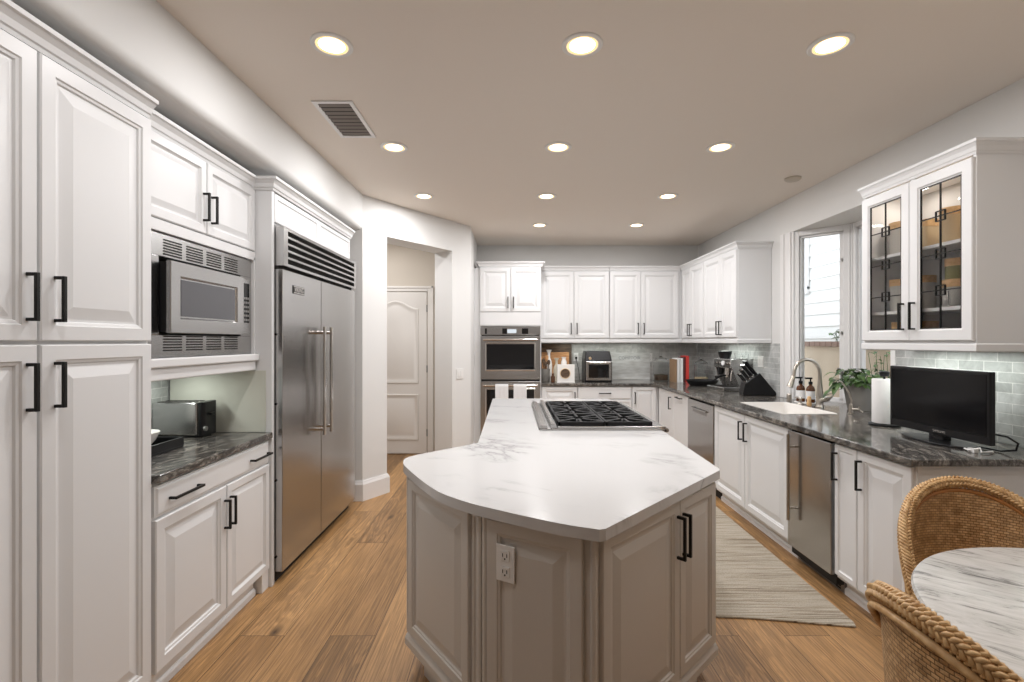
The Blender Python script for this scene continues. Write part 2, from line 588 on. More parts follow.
# bay: low walls, soffit
BA = (XR, 4.508); BB = (2.94, 4.19); BC = (2.94, 3.627); BD = (XR, 3.309)
def off(p, q, d):
    v_ = (Vector(q) - Vector(p)).normalized()
    return Vector((-v_.y, v_.x)) * d
m_ = MB()
for p, q in ((BA, BB), (BB, BC), (BC, BD)):
    o_ = off(p, q, 0.10)
    m_.prism([p, q, (q[0] + o_.x, q[1] + o_.y), (p[0] + o_.x, p[1] + o_.y)], 0, 0.88)
m_.prism([(XR + .12, 4.60), (3.06, 4.25), (3.06, 3.57), (XR + .12, 3.2)], SOF, SOF + 0.12)
struct('wall_bay', m_, M['wall'])
m_ = MB(); m_.box(XL - 0.12, XL, -2.9, 4.829, 0, CH)
struct('wall_left', m_, M['wall'])
# dropped soffit over the left units, its lower edge rounded
m_ = MB()
prof = [(XL, CH), (-1.367, CH)]
for k in range(7):
    a = R(90) * k / 6
    prof.append((-1.367 - 0.045 * (1 - math.cos(a)), SOF + 0.045 * (1 - math.sin(a))))
prof.append((XL, SOF))
m_.loft([[(x - (0.095 if x > XL else 0), -2.9, z) for x, z in prof], [(x, 4.43, z) for x, z in prof]])
struct('ceiling_soffit', m_, M['wall'], smooth=35)
# angled wall with the hallway opening
m_ = MB()
m_.prism([(-1.367, 4.425), (-1.207, 4.670), (-1.425, 4.829), (XL, 4.829), (XL, 4.425)], 0, SOF - 0.008)
m_.prism([(-0.6685, 5.408), (-0.485, 5.66), (-0.485, YB), (-0.888, YB), (-0.888, 5.57)], 0, SOF - 0.008)
m_.prism([(-1.367, 4.425), (-1.207, 4.670), (-0.6685, 5.408), (-0.485, 5.66), (-0.485, YB), (-0.888, YB), (-0.888, 5.57), (-1.425, 4.829), (XL, 4.829), (XL, 4.425)], SOF - 0.008, CH)
struct('wall_angled', m_, M['wall'])
# hallway
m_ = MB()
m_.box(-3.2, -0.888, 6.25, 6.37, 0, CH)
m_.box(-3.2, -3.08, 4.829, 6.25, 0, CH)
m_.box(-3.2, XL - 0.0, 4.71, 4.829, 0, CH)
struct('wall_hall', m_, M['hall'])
# rear wall behind the camera
m_ = MB(); m_.box(-3.2, 2.75, -2.9, -2.78, 0, CH)
struct('wall_rear', m_, M['wall'])

# baseboards
bp = [(0, 0.0), (0.020, 0.0), (0.020, 0.150), (0.012, 0.168), (0.008, 0.182), (0, 0.182)]
m_ = MB()
m_.sweep([(-1.50, 4.425), (-1.367, 4.425), (-1.207, 4.670), (-1.425, 4.829)], bp)
struct('baseboard_left', m_, M['trim'])
m_ = MB()
m_.sweep([(-0.888, 6.24), (-0.888, 5.57), (-0.6685, 5.408), (-0.485, 5.66), (-0.485, 6.12)], bp)
struct('baseboard_angled', m_, M['trim'])

# tiled splashbacks
m_ = MB(); m_.box(0.37, XR - 0.012, YB - 0.012, YB, 0.921, 1.435)
struct('trim_splashback_back', m_, M['tile_b'])
m_ = MB()
m_.box(XR - 0.012, XR, 4.66, YB - 0.012, 0.921, 1.435)
m_.box(XR - 0.012, XR, 1.2, 3.27, 0.921, 1.405)
struct('trim_splashback_right', m_, M['tile_r'])
m_ = MB(); m_.box(XL, XL + 0.012, 1.94, 2.872, 0.921, 1.29)
struct('trim_splashback_left', m_, M['tile_r'])

# window casings on the right wall either side of the bay
cp = [(0, 0), (0.075, 0), (0.075, 0.014), (0.055, 0.02), (0.02, 0.02), (0.012, 0.012), (0, 0.012)]
m_ = MB()
for y0, y1 in ((4.508, 4.66), (3.27, 3.309)):
    m_.box(XR - 0.016, XR, y0, y1, 0.921, SOF)
m_.box(XR - 0.026, XR - 0.016, 4.600, 4.66, 0.921, SOF)
struct('trim_1', m_, M['trim'], bevel=0.004)


def window(name, p, q, z0, z1, fr=0.06, inner=0.03):
    """framed window on the segment p->q (plan); the outdoors is on the left of travel"""
    L = (Vector(q) - Vector(p)).length
    ang = math.atan2(q[1] - p[1], q[0] - p[0])
    root = bpy.data.objects.new(name, None)
    root.location = (p[0], p[1], 0); root.rotation_euler = (0, 0, ang)
    root['kind'] = 'structure'
    COL.objects.link(root)
    # local: x along, -y is the room
    m = MB()
    m.box(0, fr, -0.004, 0.09, z0, z1); m.box(L - fr, L, -0.004, 0.09, z0, z1)
    m.box(fr, L - fr, -0.004, 0.09, z1 - fr * 0.8, z1); m.box(fr, L - fr, -0.004, 0.09, z0, z0 + 0.03)
    m.box(0.008, 0.022, -0.016, 0.0, z0, z1); m.box(L - 0.022, L - 0.008, -0.016, 0, z0, z1)
    m.build('window_frame', M['trim'], root, bevel=0.004)
    m = MB()
    a, b = fr + 0.002, L - fr - 0.002
    c, d = z0 + 0.032, z1 - fr * 0.8 - 0.002
    m.box(a, a + inner * 0.45, 0.02, 0.06, c, d); m.box(b - inner, b, 0.02, 0.06, c, d)
    m.box(a, b, 0.02, 0.06, d - inner * .6, d); m.box(a, b, 0.02, 0.06, c, c + inner * .7)
    m.build('window_sash', M['trim'], root, bevel=0.003)
    m = MB(); m.box(a + .004, b - .004, 0.038, 0.042, c + .004, d - .004)
    m.build('window_pane', M['glass'], root)
    return root, L

w1, L1 = window('window_1', BA, BB, 0.905, SOF)
m_ = MB()   # crank handle and latch studs
m_.box(L1 - 0.078, L1 - 0.066, -0.018, 0.02, 1.13, 1.20); m_.tube([(L1 - 0.072, -0.014, 1.20), (L1 - 0.080, -0.02, 1.215), (L1 - 0.10, -0.02, 1.222)], 0.006, 8)
m_.box(L1 - 0.078, L1 - 0.068, -0.01, 0.02, 1.52, 1.545); m_.box(L1 - 0.078, L1 - 0.068, -0.01, 0.02, 2.16, 2.185)
m_.build('window_latch', M['grey_metal'], w1)
window('window_2', BB, BC, 0.905, SOF, fr=0.05)
window('window_3', BC, BD, 0.905, SOF)

# the hallway door
d_ = bpy.data.objects.new('door_1', None); d_['kind'] = 'structure'; d_.location = (-1.098, 6.25, 0); COL.objects.link(d_)
DW = 0.80
m_ = MB()
m_.sweep([(0.0, 0.0), (0.0, -0.0001)], [(0, 0), (0.001, 0), (0.001, 0.001)]) if False else None
m_.box(0.012, 0.085, -0.024, -0.002, 0, 2.165); m_.box(-DW - 0.085, -DW - 0.012, -0.024, -0.002, 0, 2.165); m_.box(-DW - 0.012, 0.012, -0.024, -0.002, 2.098, 2.165)
m_.box(0.060, 0.085, -0.034, -0.024, 0, 2.165); m_.box(-DW - 0.012, 0.085, -0.034, -0.024, 2.14, 2.165)
m_.build('door_frame', M['door'], d_, bevel=0.004)
# slab with one tall arch-headed panel and one low panel
m_ = MB()
m_.box(-DW, 0, -0.016, -0.003, 0.012, 2.09)
slab = m_.build('door_slab', M['door'], d_, bevel=0.003)
def arch_ring(x0, x1, z0, z1, rise, i, y):
    pts = [(x0 + i, y, z0 + i), (x1 - i, y, z0 + i)]
    n = 14
    for k in range(n + 1):
        u = k / n
        x = (x1 - i) + (x0 - x1 + 2 * i) * u
        s_ = 0.5 - 0.5 * math.cos(2 * PI * u)
        pts.append((x, y, z1 - i + rise * s_))
    return pts
m_ = MB()
for (z0, z1, rise) in ((0.93, 1.86, 0.10), (0.20, 0.76, 0.0)):
    m_.loft([arch_ring(-DW + 0.12, -0.12, z0, z1, rise, i, y) for i, y in ((-.018, -0.0161), (-.010, -0.027), (0.004, -0.027), (0.018, -0.0165), (0.05, -0.0175), (0.075, -0.025))])
m_.build('door_panel', M['door'], d_, smooth=50)
m_ = MB()
for z in (0.28, 1.10, 1.88): m_.cyl((0.004, -0.020, z - 0.045), (0.004, -0.020, z + 0.045), 0.008)
m_.build('door_hinge', M['grey_metal'], d_)

# ================================================================== CABINETS
DOOR = [(0.0, 0.016), (0.004, 0.020), (0.048, 0.020), (0.052, 0.015), (0.060, 0.013), (0.064, 0.007), (0.072, 0.007), (0.112, 0.0175), (0.116, 0.0175)]
DOOR_S = [(0.0, 0.016), (0.004, 0.020), (0.040, 0.020), (0.044, 0.014), (0.050, 0.008), (0.056, 0.008), (0.082, 0.0165), (0.086, 0.0165)]
DRAWER = [(0.0, 0.012), (0.006, 0.013), (0.012, 0.019), (0.016, 0.020)]
DRAWER_P = [(0.0, 0.016), (0.004, 0.020), (0.030, 0.020), (0.034, 0.014), (0.040, 0.012)]


def pull(parent, x, z, length, horiz=False, y=-0.020, proj=0.034):
    m = MB()
    h = length / 2; t_ = 0.0055
    if horiz:
        m.box(x - h, x + h, y - proj, y - proj + 0.010, z - t_, z + t_)
        for s_ in (-1, 1): m.box(x + s_ * h - (0.010 if s_ > 0 else 0), x + s_ * h + (0.010 if s_ < 0 else 0), y - proj + 0.010, y, z - t_, z + t_)
    else:
        m.box(x - t_, x + t_, y - proj, y - proj + 0.010, z - h, z + h)
        for s_ in (-1, 1): m.box(x - t_, x + t_, y - proj + 0.010, y, z + s_ * h - (0.010 if s_ > 0 else 0), z + s_ * h + (0.010 if s_ < 0 else 0))
    o = m.build('handle', M['black'], parent, bevel=0.0012)
    return o


def front(parent, x0, x1, z0, z1, kind='door', style=None, handle=None, mt=None, yb=0.0):
    st = style or (DOOR if kind == 'door' else DRAWER)
    w_, h_ = x1 - x0, z1 - z0
    lim = min(w_, h_) / 2 - 0.004
    st = [p for p in st if p[0] < lim]
    m = MB(); m.panel(x0 + 0.0015, x1 - 0.0015, z0 + 0.0015, z1 - 0.0015, st, yb)
    o = m.build(kind, mt or M['cab'], parent)
    if handle:
        for hd in (handle if isinstance(handle, list) else [handle]):
            pull(o, *hd)
    return o


CROWN = [(0.0, 0.0), (0.006, 0.0), (0.010, 0.012), (0.016, 0.016), (0.022, 0.036), (0.036, 0.052), (0.044, 0.056), (0.046, 0.070), (0.0, 0.070)]
def prof_at(pr, z): return [(o, z + dz) for o, dz in pr]


def cabinet(name, label, cat, loc, rz, group=None):
    return thing(name, label, cat, loc, rz, group)


def carcass(t_, w, d, z0, z1, mt=None, y0=0.0):
    m = MB(); m.box(0, w, y0, d, z0, z1)
    return m.build('carcass', mt or M['cab'], t_, bevel=0.002)


def toe(t_, w, y=0.06, z=0.105, x0=0.0, d=0.3):
    m = MB(); m.box(x0, w, y, d, 0, z)
    m.sweep([(x0, y), (w, y)], [(0, 0), (0.012, 0), (0.012, 0.03), (0.004, 0.04), (0, 0.04)])
    return m.build('toe_kick', M['cab'], t_)

RZL = R(90)    # units on the left wall: local +x runs away from the camera, front looks to +X
RZR = R(-90)   # units on the right wall: local +x runs towards the camera

# ---- tall pantry (two columns)
XF = -1.463    # carcass face, doors project 20 mm
p = cabinet('pantry_cabinet', 'tall white pantry cabinet with four raised panel doors at the left edge', 'cabinet', (XF, 1.02, 0), RZL)
carcass(p, 0.923, 0.58, 0.09, 2.37)
toe(p, 0.923)
xs = 1.477 - 1.02
for (a, b, hx) in ((0.0, xs - 0.002, xs - 0.036), (xs + 0.004, 0.921, xs + 0.052)):
    front(p, a, b, 1.458, 2.345, handle=(hx, 1.592, 0.145))
    front(p, a, b, 0.10, 1.450, handle=(hx, 1.322, 0.145))
m_ = MB(); m_.sweep([(0, -0.001), (0.922, -0.001)], prof_at(CROWN, 2.352)); m_.build('crown', M['cab'], p)

# ---- microwave cabinet
XF2 = -1.54
p = cabinet('microwave_cabinet', 'white wall cabinet holding the built-in microwave beside the pantry', 'cabinet', (XF2, 1.946, 0), RZL)
W2 = 2.870 - 1.946
m_ = MB()
m_.box(0, W2, 0, 0.50, 1.955, 2.37)
m_.box(0, W2, -0.018, 0.0, 1.936, 1.985)
m_.box(0, W2, 0, 0.50, 1.29, 1.372)
m_.box(0, W2, 0.47, 0.50, 1.372, 1.955)
m_.box(0, 0.03, -0.018, 0.47, 1.372, 1.955); m_.box(W2 - 0.012, W2, -0.018, 0.47, 1.372, 1.955)
m_.build('carcass', M['cab'], p, bevel=0.002)
m_ = MB(); m_.box(0, W2 + .0, -0.045, 0.0, 1.345, 1.385); m_.box(0, W2 - 0.01, -0.028, 0.0, 1.288, 1.345); m_.build('ledge', M['cab'], p, bevel=0.006)
sp = 2.415 - 1.946
front(p, 0.003, sp - 0.002, 1.99, 2.352, style=DOOR_S, handle=(sp - 0.030, 2.12, 0.14))
front(p, sp + 0.002, W2 - 0.004, 1.99, 2.352, style=DOOR_S, handle=(sp + 0.034, 2.12, 0.14))
m_ = MB(); m_.sweep([(0, -0.001), (W2, -0.001)], prof_at(CROWN, 2.355)); m_.build('crown', M['cab'], p)

# ---- microwave
p = thing('microwave_oven', 'stainless built-in microwave with louvred trim kit above the left counter', 'microwave', (XF2 - 0.002, 1.978, 1.387), RZL)
WM = 0.876; HM = 0.546
m_ = MB()
m_.box(0.0, WM, -0.004, 0.40, 0.0, 0.10) ; m_.box(0.0, WM, -0.004, 0.40, 0.445, HM)
m_.box(0.0, 0.13, -0.004, 0.40, 0.10, 0.445); m_.box(0.765, WM, -0.004, 0.40, 0.10, 0.445)
m_.build('trim_kit', M['steel'], p, bevel=0.002)
for zc in (0.028, 0.455):
    m_ = MB()
    for g in range(4):
        x0 = 0.157 + g * 0.152
        for k in range(6):
            zz = zc + k * 0.0125
            m_.box(x0, x0 + 0.118, -0.0065, -0.003, zz, zz + 0.0062)
    m_.build('vent_slots', M['dark'], p)
m_ = MB(); m_.box(0.135, 0.76, -0.045, 0.0, 0.112, 0.420); m_.build('body', M['blackplastic'], p)
dd = MB()
dd.panel(0.118, 0.692, 0.108, 0.424, [(0.0, 0.016), (0.003, 0.019), (0.062, 0.019), (0.068, 0.012), (0.070, 0.010)], yb=-0.045)
dr = dd.build('door', M['steel'], p)
m_ = MB(); m_.box(0.194, 0.616, -0.0575, -0.0545, 0.184, 0.348); m_.build('window', M['mwglass'], dr)
m_ = MB(); m_.box(0.694, 0.775, -0.052, 0.0, 0.112, 0.420); cp_ = m_.build('control_panel', M['steel'], p, bevel=0.003)
m_ = MB(); m_.box(0.704, 0.762, -0.0545, -0.051, 0.175, 0.395); m_.build('keypad', M['screen'], cp_)
m_ = MB()
for r_ in range(6):
    for c_ in range(3): m_.box(0.709 + c_ * 0.0175, 0.721 + c_ * 0.0175, -0.0555, -0.054, 0.185 + r_ * 0.024, 0.197 + r_ * 0.024)
m_.build('keys', M['grey_metal'], cp_)

# ---- base cabinet left
XF3 = -1.455
p = cabinet('base_cabinet', 'white base cabinet with one wide drawer over two doors beside the refrigerator', 'cabinet', (XF3, 1.946, 0), RZL)
carcass(p, W2, 0.56, 0.10, 0.884)
toe(p, W2 - 0.09, y=0.03)
m_ = MB(); m_.box(W2 - 0.075, W2 + 0.0, -0.012, 0.05, 0, 0.11); m_.build('foot', M['cab'], p, bevel=0.003)
front(p, 0.004, W2 - 0.004, 0.742, 0.872, 'drawer', handle=[(0.172, 0.803, 0.19, True), (0.800, 0.803, 0.19, True)])
sp = 2.438 - 1.946
front(p, 0.004, sp - 0.002, 0.112, 0.735, handle=(sp - 0.022, 0.595, 0.145))
front(p, sp + 0.002, W2 - 0.004, 0.112, 0.735, style=DOOR_S, handle=(sp + 0.026, 0.60, 0.145))
m_ = MB(); m_.box(XL + 0.013, -1.418, 1.946, 2.871, 0.885, 0.920)
o = m_.build('countertop', M['granite'], bevel=0.006, seg=3)
tag(o, 'short dark granite countertop under the microwave', 'countertop')

# ---- refrigerator enclosure: near side panel and over-fridge cabinet
p = cabinet('refrigerator_enclosure', 'white cabinet with two doors and a side panel framing the refrigerator', 'cabinet', (-1.425, 2.872, 0), RZL)
m_ = MB(); m_.box(0, 0.030, 0.0, 0.60, 0.0, 2.38); m_.build('side_panel', M['cab'], p, bevel=0.002)
m_ = MB(); m_.box(-0.005, -0.0005, 0.035, 0.60, 0.922, 1.285); m_.build('niche_lining', M['niche'], p)
FW = 4.262 - 2.872
m_ = MB(); m_.box(0.030, FW, 0.02, 0.58, 2.165, 2.38); m_.build('carcass', M['cab'], p, bevel=0.002)
front(p, 0.038, 0.70, 2.175, 2.352, style=DRAWER_P, yb=0.02); front(p, 0.704, FW - 0.004, 2.175, 2.352, style=DRAWER_P, yb=0.02)
m_ = MB(); m_.sweep([(0, 0.12), (0, -0.001), (FW, -0.001)], prof_at(CROWN, 2.355)); m_.build('crown', M['cab'], p)

# ---- refrigerator
p = thing('refrigerator', 'large built-in stainless side-by-side refrigerator with louvred top grille', 'refrigerator', (-1.381, 2.913, 0), RZL)
FL = 4.255 - 2.913
m_ = MB(); m_.box(0.0, FL, 0.055, 0.60, 0.0, 2.155); m_.build('cabinet_body', M['grey_metal'], p)
sx = 3.505 - 2.913
for (a, b, hx) in ((0.0, sx - 0.004, sx - 0.095), (sx + 0.004, FL, sx + 0.035)):
    m_ = MB(); m_.box(a, b, 0, 0.052, 0.07, 1.895); dr = m_.build('door', M['steel_v'], p, bevel=0.004, seg=3)
    m_ = MB()
    m_.cyl((hx, -0.060, 0.80), (hx, -0.060, 1.56), 0.0125)
    for z in (0.84, 1.52): m_.cyl((hx, -0.060, z), (hx, 0.002, z), 0.011)
    m_.build('handle', M['chrome'], dr, smooth=40)
m_ = MB()
m_.box(0, 0.055, -0.008, 0.06, 1.915, 2.150); m_.box(FL - 0.04, FL, -0.008, 0.06, 1.915, 2.150)
m_.box(0.055, FL - 0.04, -0.008, 0.06, 2.132, 2.150); m_.box(0.055, FL - 0.04, -0.008, 0.06, 1.915, 1.932)
for k in range(4):
    z = 1.958 + k * 0.042
    m_.loft([[(x, -0.008, z + .004), (x, -0.008, z + 0.018), (x, 0.03, z + 0.030), (x, 0.03, z + 0.012)] for x in (0.055, FL - 0.04)])
g_ = m_.build('grille', M['steel'], p, bevel=0.001)
m_ = MB(); m_.box(0.05, FL - 0.03, 0.032, 0.056, 1.92, 2.145); m_.build('grille_recess', M['dark'], g_)
m_ = MB(); m_.box(0.0, FL, 0.03, 0.06, 1.897, 1.914); m_.build('seam_strip', M['dark'], p)
m_ = MB(); m_.box(0.02, FL - .02, 0.05, 0.10, 0.005, 0.066); m_.build('toe_kick', M['dark'], p)
for z in (0.16, 0.62, 1.08, 1.5):
    m_ = MB(); m_.cyl((-0.006, 0.04, z), (0.004, 0.04, z), 0.007); m_.build('side_screw', M['black'], p)
m_ = MB(); m_.box(0.135, 0.300, -0.004, 0.0005, 1.760, 1.812); bd = m_.build('badge', M['black'], p, bevel=0.002)
m_ = MB(); m_.box(0.140, 0.295, -0.0055, -0.0035, 1.764, 1.768); m_.box(0.140, 0.295, -0.0055, -0.0035, 1.804, 1.808); m_.build('badge_rim', M['badge'], bd)
text_mesh('badge_lettering', 'VIKING', 0.040, M['badge'], bd, (0.2175, -0.0048, 1.786), (R(90), 0, 0))

# ---- left counter items
p = thing('toaster', 'brushed steel long slot toaster with black end on the left counter', 'toaster', (-1.865, 2.755, 0.921), 0)
m_ = MB()
def rrect(x0, x1, y0, y1, r, n=5):
    pts = []
    for cx, cy, a0 in ((x1 - r, y1 - r, 0), (x0 + r, y1 - r, 90), (x0 + r, y0 + r, 180), (x1 - r, y0 + r, 270)):
        for k in range(n + 1):
            a = R(a0 + 90 * k / n)
            pts.append((cx + r * math.cos(a), cy + r * math.sin(a)))
    return pts
m_.prism(rrect(-0.145, 0.115, -0.065, 0.065, 0.02), 0.012, 0.195); m_.build('body', M['steel'], p, bevel=0.008, seg=3, smooth=40)
m_ = MB(); m_.prism(rrect(0.112, 0.150, -0.066, 0.066, 0.022), 0.010, 0.196); m_.build('end_cap', M['blackplastic'], p, bevel=0.006, smooth=40)
m_ = MB()
for yy in (-0.03, 0.03): m_.box(-0.12, 0.09, yy - 0.015, yy + 0.015, 0.190, 0.1965)
m_.build('slots', M['dark'], p)
m_ = MB(); m_.box(0.150, 0.168, -0.02, 0.02, 0.12, 0.135); m_.build('lever', M['blackplastic'], p, bevel=0.003)
m_ = MB(); m_.cyl((0.148, -0.05, 0.05), (0.158, -0.05, 0.05), 0.014); m_.build('dial', M['grey_metal'], p)
m_ = MB(); m_.prism(rrect(-0.13, 0.13, -0.055, 0.055, 0.02), 0.0, 0.0125); m_.build('foot_base', M['blackplastic'], p)

p = thing('serving_tray', 'black rimmed serving tray on the left counter', 'tray', (-1.81, 2.225, 0.921), 0)
m_ = MB()
m_.box(-0.14, 0.14, -0.24, 0.24, 0, 0.010)
m_.box(-0.14, -0.128, -0.24, 0.24, 0.010, 0.052); m_.box(0.128, 0.14, -0.24, 0.24, 0.010, 0.052)
m_.box(-0.128, 0.128, -0.24, -0.228, 0.010, 0.052); m_.box(-0.128, 0.128, 0.228, 0.24, 0.010, 0.052)
m_.build('tray_body', M['blackplastic'], p, bevel=0.002)
m_ = MB(); m_.lathe([(0.0, 0.0), (0.035, 0.0), (0.04, 0.008), (0.075, 0.05), (0.092, 0.088), (0.089, 0.090), (0.07, 0.052), (0.035, 0.014), (0.0, 0.012)])
o = m_.build('bowl', M['white'], smooth=50); o.location = (-1.795, 2.315, 0.932); tag(o, 'white bowl standing on the black tray', 'bowl')
m_ = MB(); m_.lathe([(0.0, 0.0), (0.032, 0.0), (0.034, 0.10), (0.026, 0.15), (0.014, 0.19), (0.014, 0.22), (0.022, 0.235), (0.022, 0.25), (0.0, 0.252)])
o = m_.build('ceramic_bottle', M['white'], smooth=50); o.location = (-1.90, 2.45, 0.921 + .011 - .0); o.location.y = 2.42; tag(o, 'white ceramic bottle at the back of the black tray', 'bottle')

# ================================================================== RIGHT RUN (base)
FX = 1.875     # carcass face (doors reach 1.855)
def right_base(name, label, cat, ya, yb, group=None):
    """ya: far end, yb: near end"""
    return cabinet(name, label, cat, (FX, ya, 0), RZR, group), ya - yb

BD_ = XR - FX - 0.003
# sink base
p, w = right_base('sink_cabinet', 'white two-door base cabinet under the sink', 'cabinet', 4.440, 3.250)
carcass(p, w, 0.09, 0.10, 0.884); toe(p, w, y=0.055)
m_ = MB(); m_.box(0, 0.018, 0.09, BD_, 0.10, 0.884); m_.box(w - 0.018, w, 0.09, BD_, 0.10, 0.884); m_.box(0.018, w - 0.018, 0.09, BD_, 0.10, 0.12); m_.build('side_panel', M['cab'], p)
sp = 4.440 - 3.862
front(p, 0.003, sp - 0.002, 0.121, 0.874, handle=(sp - 0.045, 0.738, 0.150))
front(p, sp + 0.002, w - 0.003, 0.121, 0.874, handle=(sp + 0.040, 0.738, 0.150))
# end cabinet, two narrow doors
p, w = right_base('base_cabinet', 'white base cabinet with two doors at the near end of the right run', 'cabinet', 2.790, 2.240)
carcass(p, w, BD_, 0.10, 0.884)
toe(p, w, y=0.055, d=BD_)
sp = 2.790 - 2.605
front(p, 0.003, sp - 0.001, 0.121, 0.874, style=DRAWER_P, handle=(0.028, 0.745, 0.160))
front(p, sp + 0.001, w - 0.006, 0.121, 0.874, handle=(sp + 0.035, 0.745, 0.160))
# pull-out and corner cabinet
p, w = right_base('corner_cabinet', 'white corner base cabinet beside the dishwasher with slim doors', 'cabinet', 6.17, 5.105)
carcass(p, w, BD_, 0.10, 0.884); toe(p, w, y=0.055)
a_ = 6.17 - 5.60
front(p, 0.05, a_ - 0.002, 0.121, 0.874, style=DRAWER_P, handle=(a_ - 0.05, 0.735, 0.145))
front(p, a_ + 0.002, w - 0.003, 0.121, 0.874, style=DRAWER_P, handle=(a_ + 0.25, 0.830, 0.16, True))

# dishwasher
p = thing('dishwasher', 'stainless dishwasher with pocket handle in the right run', 'dishwasher', (FX, 5.100, 0), RZR)
w = 5.100 - 4.445
m_ = MB(); m_.box(0.004, w - 0.004, 0.0, 0.55, 0.09, 0.880); m_.build('tub_body', M['dark'], p)
m_ = MB(); m_.box(0.006, w - 0.006, -0.026, 0.0, 0.115, 0.862); dr = m_.build('door', M['steel_v'], p, bevel=0.004)
m_ = MB(); m_.box(0.16, w - 0.16, -0.0275, -0.0245, 0.742, 0.790); m_.build('pocket', M['grey_metal'], dr)
m_ = MB(); m_.box(0.15, w - 0.15, -0.045, -0.024, 0.776, 0.792); m_.build('handle', M['steel'], dr, bevel=0.004)
m_ = MB(); m_.box(0.004, w - 0.004, 0.05, 0.08, 0.0, 0.10); m_.build('toe_kick', M['dark'], p)

# undercounter refrigerator
p = thing('undercounter_refrigerator', 'narrow stainless undercounter refrigerator with long bar handle', 'refrigerator', (FX, 3.245, 0), RZR)
w = 3.245 - 2.795
m_ = MB(); m_.box(0.003, w - 0.003, 0.0, 0.55, 0.05, 0.880); m_.build('cabinet_body', M['dark'], p)
m_ = MB(); m_.box(0.006, w - 0.008, -0.030, -0.002, 0.105, 0.868); dr = m_.build('door', M['steel_v'], p, bevel=0.004)
m_ = MB(); m_.cyl((0.080, -0.070, 0.29), (0.080, -0.070, 0.85), 0.0095)
for z in (0.37, 0.77): m_.cyl((0.080, -0.070, z), (0.080, -0.028, z), 0.007)
m_.build('handle', M['nickel'], dr, smooth=40)
m_ = MB(); m_.box(0.0, w, 0.045, 0.10, 0.0, 0.085)
g_ = m_.build('toe_grille', M['grey_metal'], p)
m_ = MB()
for k in range(5): m_.box(0.03, w - 0.03, 0.042, 0.046, 0.014 + k * 0.014, 0.020 + k * 0.014)
m_.build('grille_slots', M['dark'], g_)

# ================================================================== BACK RUN (base)
YF = 6.19
def back_base(x0, x1, label):
    p = cabinet('base_cabinet', label, 'cabinet', (x0, YF, 0), 0)
    carcass(p, x1 - x0, YB - YF - 0.003, 0.10, 0.884); toe(p, x1 - x0, y=0.05)
    return p, x1 - x0
p, w = back_base(0.375, 0.835, 'white base cabinet with one door beside the double oven')
front(p, 0.003, w - 0.002, 0.121, 0.874, handle=(w - 0.035, 0.735, 0.15))
p, w = back_base(0.838, 1.530, 'white three-drawer base cabinet under the toaster oven')
front(p, 0.003, w - 0.003, 0.715, 0.874, 'drawer', handle=(w / 2, 0.795, 0.15, True))
front(p, 0.003, w - 0.003, 0.42, 0.710, 'drawer', style=DRAWER_P, handle=(w / 2, 0.60, 0.15, True))
front(p, 0.003, w - 0.003, 0.121, 0.415, 'drawer', style=DRAWER_P, handle=(w / 2, 0.30, 0.15, True))
p, w = back_base(1.533, 1.873, 'white one-door base cabinet in the far right corner of the back run')
front(p, 0.003, w - 0.03, 0.121, 0.874, style=DOOR_S, handle=(0.032, 0.735, 0.15))

# perimeter countertop with bay ledge and sink cut-out
SK = (2.00, 2.42, 3.57, 4.27)
m_ = MB()
outer = [(0.372, 6.150), (1.822, 6.150), (1.822, 2.206), (2.592, 2.206), (2.592, 3.309), (XR + .006, 3.325), (2.925, 3.640), (2.925, 4.178), (XR + .006, 4.490), (2.592, 4.508), (2.592, 6.777), (0.372, 6.777)]
hole = rrect(SK[0], SK[1], SK[2], SK[3], 0.03, 4)
plate_with_hole(m_, outer, [hole], 0.886, 0.920)
o = m_.build('countertop', M['granite'], bevel=0.007, seg=3)
tag(o, 'long L-shaped dark streaked granite countertop along the back and right walls', 'countertop')

# sink
p = thing('sink', 'white rectangular undermount sink below the bay window', 'sink', ((SK[0] + SK[1]) / 2, (SK[2] + SK[3]) / 2, 0.68), 0)
hw = (SK[1] - SK[0]) / 2; hl = (SK[3] - SK[2]) / 2
m_ = MB()
rg = []
for (e, z) in ((-0.0006, 0.2425), (-0.0006, 0.0), (-0.03, -0.02)):
    rg.append([(x, y, z) for x, y in rrect(-hw - e, hw + e, -hl - e, hl + e, 0.04, 4)])
inn = []
for (e, z) in ((-0.045, 0.0), (-0.020, 0.02), (-0.012, 0.235), (-0.009, 0.2425)):
    inn.append([(x, y, z) for x, y in rrect(-hw - e, hw + e, -hl - e, hl + e, 0.03, 4)])
m_.loft(rg[::-1] and [rg[2], rg[1], rg[0]] + inn[::-1])
m_.build('basin', M['sinkwhite'], p, smooth=50)
m_ = MB(); m_.cyl((0.03, 0.05, 0.0), (0.03, 0.05, 0.004), 0.045); m_.build('drain', M['chrome'], p)
m_ = MB(); m_.cyl((hw - 0.006, 0.12, 0.165), (hw - 0.001, 0.12, 0.165), 0.014); m_.build('overflow', M['chrome'], p)

